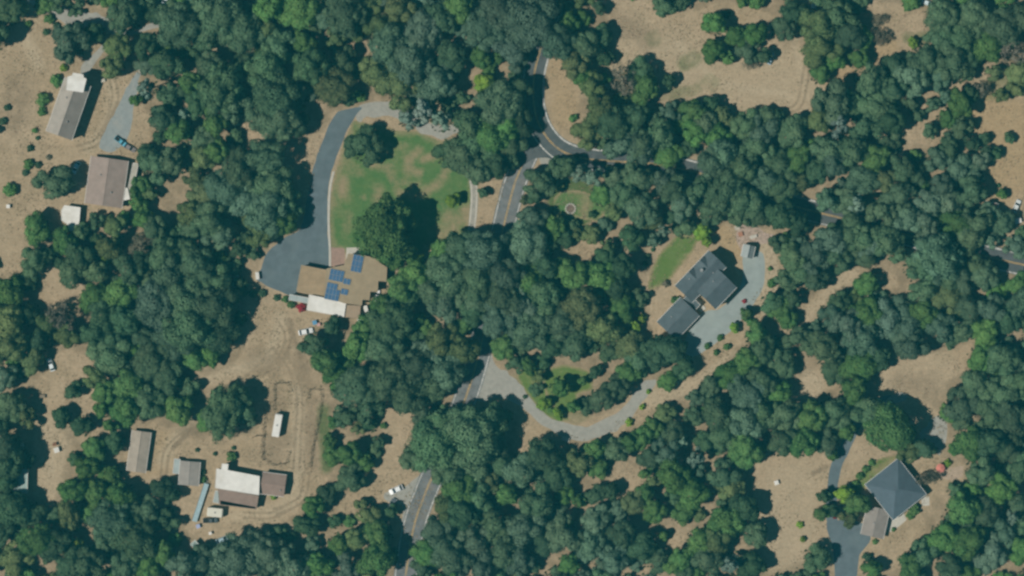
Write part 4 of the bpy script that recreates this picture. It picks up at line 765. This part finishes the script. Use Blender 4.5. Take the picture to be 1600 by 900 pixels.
# ------------------------------------------------------------------ small things
def crate(name, label, cat, c, d, mat, rz=0.3):
    x, y, z = d; root = empty(name, place(*c), rz); tag(root, label, cat)
    build('body', MB().box((0, 0, z / 2), (x, y, z), 0, .94), mat, root)
    build('lid', MB().box((0, 0, z + .04), (x * 1.02, y * 1.02, .08)), mat, root)
    b = MB()
    for s_ in (-1, 1): b.box((s_ * x * .5, 0, z * .5), (.05, y * .5, .08))
    build('handle', b, M_STEEL, root); return root
M_BLUEP = plain('blue_plastic', (.10, .26, .42), .5, .1); M_PINK = plain('pink_plastic', (.5, .3, .28), .6, .1)
crate('storage_bin', 'blue plastic storage bin beside the oak below the annexe', 'bin', (492, 504), (1.3, 1.3, 1.0), M_BLUEP)
crate('storage_bin', 'pale pink storage bin touching the blue bin', 'bin', (498, 507), (1.0, 1.0, .8), M_PINK)
crate('storage_bin', 'white storage bin at the corner of the small tan shed', 'bin', (563, 500), (1.8, 1.2, 1.2), M_WHITE)
crate('storage_bin', 'tall white bin between the tan shed and the green trees', 'bin', (572, 483), (1.2, 2.2, 1.4), M_TRIM)
crate('well_box', 'small white well box alone in the dry grass field', 'box', (13.5, 322.5), (1.1, 1.1, 1.0), M_WHITE, 0)
crate('well_box', 'small white well box in the wide dirt field by the driveway', 'box', (1213, 754), (1.3, 1.3, .9), M_WHITE)
crate('storage_bin', 'white storage bin on the dirt lane beside the dark green tree', 'bin', (89, 703), (1.6, 1.6, 1.1), M_TRIM)
crate('storage_bin', 'rusty brown bin next to the white one on the dirt lane', 'bin', (86, 694), (1.2, 1.0, .9), plain('rust', (.2, .1, .06), .9, .3))
crate('storage_bin', 'pale blue bin at the tail of the long flatbed trailer', 'bin', (310, 822), (1.2, 1.2, .9), plain('lilac_plastic', (.33, .38, .56), .6, .1))
crate('storage_bin', 'small white bin between the camper and the trees', 'bin', (329, 833), (.9, .9, .9), M_WHITE)
crate('storage_bin', 'white bin amid clutter below the orange slope', 'bin', (1590, 345), (2.0, 1.6, 1.3), M_TRIM)
crate('storage_bin', 'greyish bin under trees beside the teal-roofed mobile home', 'bin', (33, 694), (1.7, 1.6, 1.4), M_TRIM)
crate('storage_bin', 'tiny white box in the wood beside the curving gravel driveway', 'bin', (1020, 698), (1.0, 1.2, 1.0), M_WHITE)
crate('planter_box', 'white planter on the pavers behind the pale silver shed', 'planter', (1177, 370), (2.2, 1.0, .5), M_KERB)
crate('planter_box', 'reddish planter on the pavers near the pale silver shed', 'planter', (1157, 366), (1.4, 1.4, .5), plain('terracotta', (.34, .17, .11), .9, .2))
crate('planter_box', 'grey stone planter at the corner of the mixed pavers', 'planter', (1152, 356), (1.6, 1.3, .5), M_STONE)
crate('utility_box', 'white upright utility box on the corner of the car park', 'box', (402.5, 431), (1.1, 2.2, 1.2), M_TRIM, 0.1)
crate('stone_block', 'pale stone block at the edge of the mauve-brown house yard', 'block', (161, 126), (1.4, 1.0, .6), M_STONE)
crate('gate_pillar', 'pale stone pillar at the narrow tip of the gravel drive', 'pillar', (220, 109), (1.6, 2.2, 1.0), M_STONE)
crate('stone_block', 'row end block of pale stone by the curving gravel driveway', 'block', (884, 686), (2.4, 1.3, .5), M_KERB, -.3)
crate('stone_block', 'pale slab beside the dry yard shrubs near the gravel lane', 'block', (91, 50), (2.6, 1.6, .25), M_STONE, -.2)
crate('log_pile', 'brown log pile beside the dirt lane bend', 'logs', (66, 619), (2.0, 1.0, .7), M_WOOD, 0)
# garden umbrella on the patio
um = empty('garden_umbrella', place(1468, 731)); tag(um, 'coral red garden umbrella on the dusty patio by the hip-roofed house', 'umbrella')
k8 = [(1.45 * math.cos(i * PI / 4), 1.45 * math.sin(i * PI / 4), 2.1) for i in range(8)]
build('canopy', MB().add(k8 + [(0, 0, 2.65)] + [(x, y, z - .03) for x, y, z in k8] + [(0, 0, 2.6)], [(i, (i + 1) % 8, 8) for i in range(8)] + [((i + 1) % 8 + 9, i + 9, 17) for i in range(8)]), plain('coral_fabric', (.55, .20, .16), .9, .08), um)
build('pole', MB().tube((0, 0, 0), (0, 0, 2.62), .03, .03, 8), M_STEEL, um); build('base', MB().tube((0, 0, 0), (0, 0, .1), .3, .28, 12), M_STONE, um)
# stone fire ring
frg = empty('fire_ring', place(891.5, 326)); tag(frg, 'round ring of pale stones with brown ashes on the small lawn', 'fire ring')
smesh = []
for k in range(3):
    bm = bmesh.new(); bmesh.ops.create_icosphere(bm, subdivisions=1, radius=.5)
    for v in bm.verts: v.co *= 1 + rng.uniform(-.15, .15)
    me = bpy.data.meshes.new('stone'); bm.to_mesh(me); bm.free(); me.materials.append(M_KERB); smesh.append(me)
for k in range(14):
    a = k / 14 * 2 * PI; o = link('stone', smesh[k % 3], None, frg); o.location = (1.5 * math.cos(a), 1.5 * math.sin(a), .2); o.scale = (.72, .66, .5); o.rotation_euler = (0, 0, a)
build('ash_bed', MB().tube((0, 0, 0), (0, 0, .08), 1.25, 1.2, 18), plain('ash', (.16, .115, .095), .95, .3, 2), frg)
# paddock fences: posts and rails
post_mesh = MB().tube((0, 0, 0), (0, 0, 1.35), .09, .07, 6).mesh('post'); post_mesh.materials.append(M_WOOD)
def fence(label, pts):
    P = smooth_line([W(*p) for p in pts], 2.4); root = empty('paddock_fence', (P[0][0], P[0][1], 0)); tag(root, label, 'fence')
    for x, y in P:
        o = link('post', post_mesh, None, root); o.location = (x - P[0][0], y - P[0][1], 0)
    for z in (.55, 1.1):
        for a, b_ in zip(P[:-1], P[1:]):
            build('rail', MB().tube((a[0] - P[0][0], a[1] - P[0][1], z), (b_[0] - P[0][0], b_[1] - P[0][1], z), .045, .045, 5), M_WOOD, root)
fences = [[(428, 640), (430, 600), (450, 598), (454, 612)], [(414, 640), (412, 718), (446, 724), (452, 706)], [(481, 622), (484, 609), (502, 609), (499, 650), (490, 690), (484, 730)], [(398, 682), (414, 680)]]
for lb, f_ in zip(('wooden paddock fence hooking round the end of the white travel trailer', 'wooden paddock fence between the travel trailer and the brown annexe', 'wooden fence round the narrow side paddock', 'short wooden fence from the dark oak to the paddock'), fences): fence(lb, f_)

# ------------------------------------------------------------------ trees
def quad_leaves(pos, nrm, size, tint, hue):
    n = len(pos); r = nr.normal(size=(n, 3)); u = np.cross(nrm, r); u /= np.linalg.norm(u, axis=1)[:, None] + 1e-9; w = np.cross(nrm, u)
    s_ = (size * nr.uniform(.65, 1.35, n))[:, None]; e = nr.uniform(.55, .9, n)[:, None]
    V = np.stack([pos - u * s_, pos - w * s_ * e, pos + u * s_, pos + w * s_ * e], 1).reshape(-1, 3)
    return V, np.arange(4 * n).reshape(n, 4), tint, hue
def crown_mesh(name, lobes, n, leaf, clump_k=14, clump_r=.36, flat_z=.85, zmin=None, fill=.65):
    """leaf faces on leafy clumps that cover a set of lobes"""
    pos, nor, tin, hu = [], [], [], []
    cent = np.array([l_[0] for l_ in lobes]); rad = np.array([l_[1] for l_ in lobes])
    wts = rad ** 2 / (rad ** 2).sum()
    for c, R, wt in zip(cent, rad, wts):
        lt, lh = nr.uniform(.88, 1.14), nr.uniform(-.18, .18)
        K = clump_k; per = max(6, int(n * wt / K))
        for k in range(K):
            d = nr.normal(size=3); d[2] = abs(d[2]) * .9 - .25; d /= np.linalg.norm(d)
            cc = c + d * R * np.array([1, 1, flat_z]) * nr.uniform(.55, .85); cr = R * clump_r * nr.uniform(.75, 1.3)
            ct = lt * nr.uniform(.9, 1.1); ch = nr.uniform(.3, .7) + lh
            q = nr.normal(size=(per, 3)); q[:, 2] = q[:, 2] * .9 + .25; q /= np.linalg.norm(q, axis=1)[:, None]
            p = cc + q * cr * nr.triangular(.55, .95, 1.3, (per, 1)) * np.array([1, 1, .8])
            nn = q * .6 + (p - c) / R * .8 + nr.normal(size=(per, 3)) * .2; nn /= np.linalg.norm(nn, axis=1)[:, None]
            pos.append(p); nor.append(nn); tin.append(ct * nr.uniform(.9, 1.1, per)); hu.append(np.clip(ch + nr.uniform(-.2, .2, per), 0, 1))
        m_ = int(n * wt * fill); q = nr.normal(size=(m_, 3)); q[:, 2] = np.abs(q[:, 2]) - .15; q /= np.linalg.norm(q, axis=1)[:, None]
        pos.append(c + q * R * nr.uniform(.72, .95, (m_, 1)) * np.array([1, 1, flat_z])); nn = q + nr.normal(size=(m_, 3)) * .2
        nor.append(nn / np.linalg.norm(nn, axis=1)[:, None]); tin.append(lt * nr.uniform(.88, 1.08, m_)); hu.append(np.clip(nr.uniform(.3, .7, m_) + lh, 0, 1))
    pos = np.concatenate(pos); nor = np.concatenate(nor); tin = np.concatenate(tin); hu = np.concatenate(hu)
    keep = np.ones(len(pos), bool)
    for c, R in zip(cent, rad): keep &= np.linalg.norm(pos - c, axis=1) > R * .5
    if zmin is not None: pos[:, 2] = np.maximum(pos[:, 2], zmin + nr.uniform(0, .05, len(pos)))
    V, F, t, h = quad_leaves(pos[keep], nor[keep], leaf, tin[keep], hu[keep])
    me = np_mesh(name, V, F, {'tint': t, 'hue': h}, 'FACE'); me.materials.append(M_LEAF); return me
def trunk_mesh(lobes, base_h, r):
    mb = MB(); top = Vector((0, 0, base_h)); mb.tube((0, 0, 0), (0, 0, base_h * .12), r * 1.5, r * 1.05, 8); mb.tube((0, 0, base_h * .12), top, r * 1.05, r * .75, 8)
    for c, R in lobes:
        e = Vector(c); m_ = top.lerp(e, .55) + Vector((0, 0, -.06)); mb.tube(top - Vector((0, 0, r * .4)), m_, r * .5, r * .3, 6); mb.tube(m_, e, r * .3, r * .12, 6)
    m = mb.mesh('trunk'); m.materials.append(M_BARK); return m
def oak_lobes(k, r, spread=1.0):
    """uneven crown: a core and many smaller lobes at odd distances and heights"""
    L = [((r.uniform(-.15, .15), r.uniform(-.15, .15), 1.18), r.uniform(.44, .54))]; a0 = r.uniform(0, 6)
    for i in range(k + 4):
        a = a0 + i * 2.4 + r.uniform(-.5, .5); d = r.uniform(.36, .80) * spread
        L.append(((d * math.cos(a), d * math.sin(a), 1.14 - .38 * d + r.uniform(-.13, .15)), r.uniform(.22, .42) * (1.2 - .35 * d)))
    return L
def round_lobes(k, r): return oak_lobes(k, r, .86)
def pine_lobes(r):
    L = []
    for i in range(11):
        t = i / 10; a = i * 2.4 + r.uniform(-.4, .4); d = (1 - t) * .62 + .05
        L.append(((d * math.cos(a), d * math.sin(a), .9 + t * 1.9), .30 * (1 - t * .45)))
    return L
def shrub_lobes(r):
    L = [((0, 0, .55), .55)]
    for i in range(5):
        a = i / 5 * 2 * PI + r.uniform(-.3, .3); L.append(((.5 * math.cos(a), .5 * math.sin(a), r.uniform(.35, .55)), r.uniform(.34, .46)))
    return L
VAR = {}
for cls, n, leaf, k in (('S', 1500, .085, 4), ('M', 5200, .056, 8), ('L', 9500, .042, 13)):
    for kind in ('oak', 'round'):
        VAR[kind, cls] = []
        for i in range(6 if cls != 'L' else 4):
            lb = oak_lobes(k, rng) if kind == 'oak' else round_lobes(k, rng)
            VAR[kind, cls].append((trunk_mesh(lb, .62, .065), crown_mesh('crown', lb, n, leaf, 9, .44)))
VAR['sparse'] = []
for i in range(4):
    lb = oak_lobes(7, rng); VAR['sparse'].append((trunk_mesh(lb, .62, .075), crown_mesh('crown', lb, 1500, .055, 7, .5, fill=.12)))
VAR['pine'] = [(lambda lb: (trunk_mesh([], 2.7, .055), crown_mesh('crown', lb, 1300, .075, 8, .42)))(pine_lobes(rng)) for i in range(4)]
VAR['shrub'] = []
for i in range(4):
    lb = shrub_lobes(rng); st = MB()
    for c, R in lb: st.tube((0, 0, 0), c, .05, .02, 5)
    sm_ = st.mesh('stem'); sm_.materials.append(M_BARK)
    VAR['shrub'].append((sm_, crown_mesh('foliage', lb, 650, .12, 10, .4, .8, .03)))
COL = dict(o=(.092, .156, .082), b=(.106, .174, .112), g=(.094, .192, .058), l=(.185, .300, .045), v=(.126, .174, .072), p=(.185, .265, .210), d=(.060, .114, .058), m=(.185, .168, .120), r=(.32, .028, .045))
WORD = dict(o='grey-green', b='bluish-green', g='mid-green', l='bright lime-green', v='olive', p='pale silvery', d='deep dark green', m='dry brownish', r='dark red')
ZONES = [((120, 40), 'along the gravel lane near the grey house'), ((60, 150), 'in the dry grass round the grey gabled house'), ((300, 130), 'between the gravel drive and the car park'), ((270, 300), 'in the wood beside the mauve-brown house'),
 ((90, 380), 'around the white tarpaulin shelter'), ((60, 520), 'in the grove at the head of the dirt lane'), ((210, 460), 'in the wood behind the tarpaulin shelter'), ((320, 500), 'in the big grove bordering the bare dirt yard'), ((500, 90), 'in the thick wood closing off the car park'),
 ((680, 110), 'between the worn lawn and the road bend'), ((420, 310), 'in the grove overhanging the car park'), ((600, 330), 'on the worn green lawn'), ((770, 220), 'beside the road junction'), ((830, 40), 'where the road leaves under big crowns'),
 ((940, 150), 'on the bank beyond the road bend'), ((1140, 70), 'in the middle of the pale dry field'), ((1290, 70), 'along the far rim of the pale dry field'), ((1500, 70), 'in the wood behind the dirt clearing'), ((1350, 160), 'in the belt between dry field and side road'), ((1530, 190), 'on the orange dirt slope'),
 ((1060, 260), 'over the side road close to the junction'), ((1180, 290), 'over the side road near the silver shed'), ((1340, 290), 'shading the middle of the side road'), ((1480, 310), 'shading the far stretch of the side road'), ((900, 320), 'around the stone fire ring'), ((730, 420), 'between the solar panel roof and the road'),
 ((870, 440), 'in the wood facing the slate-roofed house'), ((1050, 410), 'round the garden lawn of the slate house'), ((1130, 520), 'along the concrete drive of the slate house'), ((1300, 420), 'in the wood above the narrow dirt trail'), ((1430, 480), 'in the wood above the tan clearing'), ((1560, 500), 'in the wood below the far side road'),
 ((620, 540), 'in the wood behind the white roofed annexe'), ((900, 600), 'inside the curve of the gravel driveway'), ((1150, 620), 'in the wood below the dirt trail'), ((1290, 590), 'around the small tan glade'), ((1390, 665), 'beside the tan clearing and the asphalt drive'), ((1540, 630), 'in the wood beyond the tan clearing'),
 ((60, 640), 'beside the dirt lane'), ((210, 610), 'between the dirt lane and the tin barn'), ((340, 650), 'in the dirt yard by the paddock'), ((540, 700), 'along the side paddock'), ((720, 680), 'over the main road below the gravel driveway'), ((20, 770), 'crowding the teal-roofed mobile home'), ((150, 760), 'in the thicket below the tin barn'),
 ((180, 850), 'in the deep wood below the barn thicket'), ((370, 860), 'in the wood below the white camper'), ((560, 830), 'in the copse beside the roadside gravel'), ((710, 800), 'in the wood along the lower main road'), ((860, 740), 'in the wood below the gravel driveway bend'), ((900, 850), 'in the scrubby wood with dirt patches'), ((1060, 720), 'in the wood beside the pale pines'),
 ((1110, 840), 'in the wood bordering the wide dirt field'), ((1280, 690), 'at the head of the wide dirt field'), ((1310, 800), 'in the garden of the hip-roofed house'), ((1440, 740), 'behind the hip-roofed house'), ((1540, 730), 'in the wood beyond the coral umbrella'), ((1480, 860), 'in the wood below the hip-roofed house')]
def zone(x, y): return min(ZONES, key=lambda z: (z[0][0] - x) ** 2 + (z[0][1] - y) ** 2)[1]
SPECIAL = {(606, 362): 'huge spreading olive-green tree on the worn lawn casting a big shadow', (570, 230): 'dark round oak standing alone on the upper worn lawn', (708, 313): 'small bright lime tree between the worn lawn and the footpath',
 (1388, 668): 'big round green tree between the tan clearing and the hip-roofed house', (352, 642): 'broad dark oak in the dirt yard beside the paddock', (282, 640): 'round bright green tree beside the broad dark yard oak', (1096, 362): 'bright lime tree at the tip of the garden lawn',
 (655, 497): 'small green tree standing in deep shade behind the annexe', (90, 285): 'grey-green oak beside the dark car and mauve-brown house', (60, 358): 'bright green tree on the dry field side of the tarpaulin shelter', (1275, 870): 'round dark oak at the foot of the wide dirt field',
 (895, 185): 'tiny green tree on the bank in the crook of the road bend', (1043, 594): 'bright green round tree where gravel driveway meets the dirt trail', (1565, 303): 'small round green tree on the orange dirt slope', (822, 30): 'largest bluish-green crown, hanging over the road at the dry field'}
SCOL = dict(COL)
def jit(c, k=None): k = k or rng.uniform(.8, 1.22); return tuple(min(1, max(.01, v * k * rng.uniform(.94, 1.06))) for v in c) + (1,)
FILL = []
for x, y, r, k, key in TREES:
    if key is None: FILL.append((x, y, r, k)); continue
    R = r * S
    cls = 'S' if R < 3 else 'M' if R < 5.6 else 'L'
    if k == 'p': kind = 'pine'; vs_ = VAR['pine']; nm, cat = 'pine_tree', 'pine'
    elif r < 9.5: kind = 'shrub'; vs_ = VAR['shrub']; nm, cat = 'shrub', 'shrub'
    elif k in 'obvm': kind = 'oak'; vs_ = VAR['sparse'] if k == 'm' else VAR['oak', cls]; nm, cat = dict(o=('grey_green_oak_tree', 'grey-green oak'), b=('bluish_oak_tree', 'bluish oak')).get(k, ('olive_brown_oak_tree', 'olive-brown oak'))  # oaks are named apart by crown colour only, species unknown
    else: kind = 'round'; vs_ = VAR['oak' if key == (606, 362) else 'round', cls]; nm, cat = 'leafy_tree', 'leafy tree'
    tm, cm = rng.choice(vs_)
    wx, wy = W(x, y); sc = R * (1.15 if kind != 'pine' else 1.0)
    root = empty(nm, (wx, wy, 0), rng.uniform(0, 2 * PI), sc)
    root.scale = (sc * rng.uniform(.8, 1.14), sc * rng.uniform(.8, 1.14), sc * (1.0 if key in SPECIAL else rng.uniform(.88, 1.3)) * (1.0 if R > 3 else 1.1))
    link('stem' if kind == 'shrub' else 'trunk', tm, None, root)
    cr = link('foliage' if kind == 'shrub' else 'crown', cm, None, root); kk = .8 if key == (606, 362) else rng.uniform(.74, 1.28); cr.color = jit(COL[k], kk)
    z = zone(x, y); sz = '' if kind == 'shrub' else ('broad ' if r >= 27 else 'small ' if r < 18 else '') + ('light ' if kk > 1.13 else 'dull ' if kk < .89 else '')
    word = {'oak': 'oak', 'round': 'leafy tree', 'pine': 'wispy pine', 'shrub': 'shrub'}[kind]
    tag(root, SPECIAL.get(key, f'{sz}{WORD[k]} {word} {z}'), cat, f'{word}s {z}')
for x, y, r, k in SHRUBS:
    sm_, fm = rng.choice(VAR['shrub']); wx, wy = W(x, y); root = empty('shrub', (wx, wy, 0), rng.uniform(0, 2 * PI), r * S * 1.1)
    link('stem', sm_, None, root); f_ = link('foliage', fm, None, root); f_.color = jit(COL[k]); z = zone(x, y)
    tag(root, f'low {WORD[k]} bush {z}', 'shrub', f'bushes {z}')

# the small trees that fill the woods: far more than can be counted, one mass
acc = []; tk = MB(); base = 0
for x, y, r, k in FILL:
    wx, wy = W(x, y); R = r * S; tm, cm = rng.choice(VAR['round' if k in 'gd' else 'oak', 'S']); a = rng.uniform(0, 2 * PI); zs = R * rng.uniform(.6, .95)
    v = np.empty(len(cm.vertices) * 3, np.float32); cm.vertices.foreach_get('co', v); v = v.reshape(-1, 3)
    t = np.empty(len(cm.polygons), np.float32); cm.attributes['tint'].data.foreach_get('value', t)
    h = np.empty(len(cm.polygons), np.float32); cm.attributes['hue'].data.foreach_get('value', h)
    ca, sa = math.cos(a) * R, math.sin(a) * R
    col = jit(COL[k], rng.uniform(.75, 1.2))[:3]
    acc.append((np.stack([v[:, 0] * ca - v[:, 1] * sa + wx, v[:, 0] * sa + v[:, 1] * ca + wy, v[:, 2] * zs], 1), t, h, np.tile(col, (len(t), 1))))
    tk.tube((wx, wy, 0), (wx, wy, zs * .9), R * .07, R * .04, 6)
V = np.concatenate([q[0] for q in acc]); me = np_mesh('crown', V, np.arange(len(V)).reshape(-1, 4), {'tint': np.concatenate([q[1] for q in acc]), 'hue': np.concatenate([q[2] for q in acc])}, 'FACE')
ca_ = me.attributes.new('leafcol', 'FLOAT_COLOR', 'FACE'); cc = np.concatenate([q[3] for q in acc]); ca_.data.foreach_set('color', np.concatenate([cc, np.ones((len(cc), 1))], 1).astype(np.float32).ravel())
mw = M_LEAF.copy(); mw.name = 'mixed_leaves'; nd = mw.node_tree.nodes; hs = [q for q in nd if q.type == 'HUE_SAT'][0]; at_ = nd.new('ShaderNodeAttribute'); at_.attribute_name = 'leafcol'
mw.node_tree.links.new(at_.outputs['Color'], hs.inputs['Color'])
wl = empty('woodland', (0, 0, 0)); tag(wl, 'smaller trees massed between the big crowns of the woods', 'woodland', None, 'stuff')
o_ = link('crown', me, mw, wl); o_['kind'] = 'stuff'; o_ = build('trunk', tk, M_BARK, wl); o_['kind'] = 'stuff'
# ------------------------------------------------------------------ undergrowth, dry weeds
pos = []; tint = []
for x, y, r, k, key in TREES:
    if r < 13: continue
    n = int(r * r * .13); a = nr.uniform(0, 2 * PI, n); d = r * np.sqrt(nr.uniform(0, .85, n)); px, py = x + d * np.cos(a), y + d * np.sin(a)
    pos.append(np.stack([(px - 800) * S, (450 - py) * S, nr.uniform(.05, .7, n)], 1))
pos = np.concatenate(pos)
bad = np.zeros(len(pos), bool); PX_, PY_ = pos[:, 0] / S + 800, 450 - pos[:, 1] / S
for pts, w in (([(868, -30), (846, 70), (834, 140), (845, 200), (872, 232), (910, 247), (1020, 256), (1160, 292), (1270, 330), (1430, 371), (1650, 426)], 24), ([(846, 205), (805, 285), (789, 345), (772, 420), (760, 500), (738, 590), (705, 680), (668, 762), (630, 930)], 25),
               ([(480, 230), (495, 300), (480, 380), (440, 420)], 40), ([(820, 610), (880, 670), (940, 670), (1010, 600)], 22), ([(760, 590), (800, 610)], 30), ([(1380, 630), (1320, 700), (1300, 800)], 14)):
    bad |= seg_dist(PX_, PY_, pts) < w
pos = pos[~bad]
nn = nr.normal(size=pos.shape) * .5 + np.array([0, 0, 1.0]); nn /= np.linalg.norm(nn, axis=1)[:, None]
V, F, t, h = quad_leaves(pos, nn, .42, nr.uniform(.6, 1.3, len(pos)), nr.uniform(0, 1, len(pos)))
ug = link('undergrowth', np_mesh('undergrowth', V, F, {'tint': t, 'hue': h}, 'FACE'), M_LEAF); ug.color = (.055, .075, .035, 1)
tag(ug, 'leafy undergrowth on the shaded wood floor', 'undergrowth', None, 'stuff')
pts = []
for f_ in fences:
    P = smooth_line([W(*p) for p in f_], .22); pts.append(P + nr.normal(size=P.shape) * .38)
for p_ in ([(900, 40), (1000, 110)], [(20, 120), (40, 250)], [(480, 640), (470, 720)]):
    P = smooth_line([W(*p) for p in p_], .6); pts.append(P + nr.normal(size=P.shape) * 4)
P = np.concatenate(pts); pos = np.concatenate([P, nr.uniform(.04, .4, (len(P), 1))], 1)
nn = nr.normal(size=pos.shape) * .6 + np.array([0, 0, .9]); nn /= np.linalg.norm(nn, axis=1)[:, None]
V, F, t, h = quad_leaves(pos, nn, .2, nr.uniform(.6, 1.3, len(pos)), nr.uniform(0, 1, len(pos)))
wd = link('dry_weeds', np_mesh('dry_weeds', V, F, {'tint': t, 'hue': h}, 'FACE'), M_LEAF); wd.color = (.22, .185, .11, 1)
tag(wd, 'dry weeds growing along the paddock fences', 'weeds', None, 'stuff')

pts = []
for c in CLEAR:
    q = np.array(c, float); x0, y0 = q.min(0); x1, y1 = q.max(0); n = int((x1 - x0) * (y1 - y0) * .085)
    gx, gy = nr.uniform(x0, x1, n), nr.uniform(y0, y1, n); k_ = inside(gx, gy, c)
    k_ &= (np.sin(gx * .045 + 1.3 * np.sin(gy * .05)) * np.sin(gy * .06 + 1.7 * np.sin(gx * .031)) + nr.normal(size=n) * .45) > .25
    pts.append(np.stack([gx[k_], gy[k_]], 1))
P = np.concatenate(pts); keep = np.ones(len(P), bool)
AVOID = [[(395, 440), (420, 385), (475, 350), (505, 215), (525, 170), (640, 155), (690, 190), (740, 190), (745, 370), (690, 400), (605, 420), (600, 480), (565, 505), (450, 470)], [(735, 610), (760, 555), (830, 610), (920, 660), (1010, 590), (1025, 600), (930, 690), (840, 665), (780, 630)], [(1065, 560), (1100, 485), (1030, 500), (1020, 490), (1110, 385), (1195, 390), (1195, 440), (1110, 550)],
 [(800, 260), (830, 80), (860, 80), (850, 180), (930, 240), (900, 260), (800, 360), (770, 360)], [(1290, 900), (1295, 720), (1345, 640), (1400, 615), (1360, 660), (1312, 740), (1345, 760), (1400, 712), (1450, 770), (1340, 900)], [(150, 235), (190, 140), (225, 105), (205, 225)], [(75, 215), (100, 118), (145, 125), (112, 222)], [(130, 320), (140, 240), (215, 255), (205, 325)], [(330, 800), (335, 720), (450, 735), (445, 775), (400, 800)], [(198, 740), (205, 670), (240, 675), (228, 740)], [(268, 760), (275, 715), (330, 720), (300, 820)]]
for c in AVOID: keep &= ~inside(P[:, 0], P[:, 1], c)
P = P[keep]; pos = np.stack([(P[:, 0] - 800) * S, (450 - P[:, 1]) * S, nr.uniform(.03, .22, len(P))], 1)
nn = nr.normal(size=pos.shape) * .45 + np.array([0, 0, 1.0]); nn /= np.linalg.norm(nn, axis=1)[:, None]
V, F, t, h = quad_leaves(pos, nn, .22, nr.uniform(.72, 1.2, len(pos)), nr.uniform(0, 1, len(pos)))
dg = link('dry_grass', np_mesh('dry_grass', V, F, {'tint': t, 'hue': h}, 'FACE'), M_LEAF); dg.color = (.275, .222, .142, 1)
tag(dg, 'tufts of dry grass over the open ground', 'dry grass', None, 'stuff')
print('tufts', len(P))
# ------------------------------------------------------------------ haze between the aircraft and the ground
hm = bpy.data.materials.new('thin_blue_haze'); hm.use_nodes = True; hn = hm.node_tree.nodes; hn.clear()
ho = hn.new('ShaderNodeOutputMaterial'); pv = hn.new('ShaderNodeVolumePrincipled')
pv.inputs['Color'].default_value = (0.06, 0.60, 0.72, 1); pv.inputs['Density'].default_value = 0.00013; pv.inputs['Anisotropy'].default_value = 0.0
hm.node_tree.links.new(pv.outputs[0], ho.inputs['Volume'])
hz = build('haze', MB().box((0, 0, 504), (3200, 3200, 1010)), hm); hz['kind'] = 'stuff'; hz['label'] = 'thin blue air haze over the whole place'
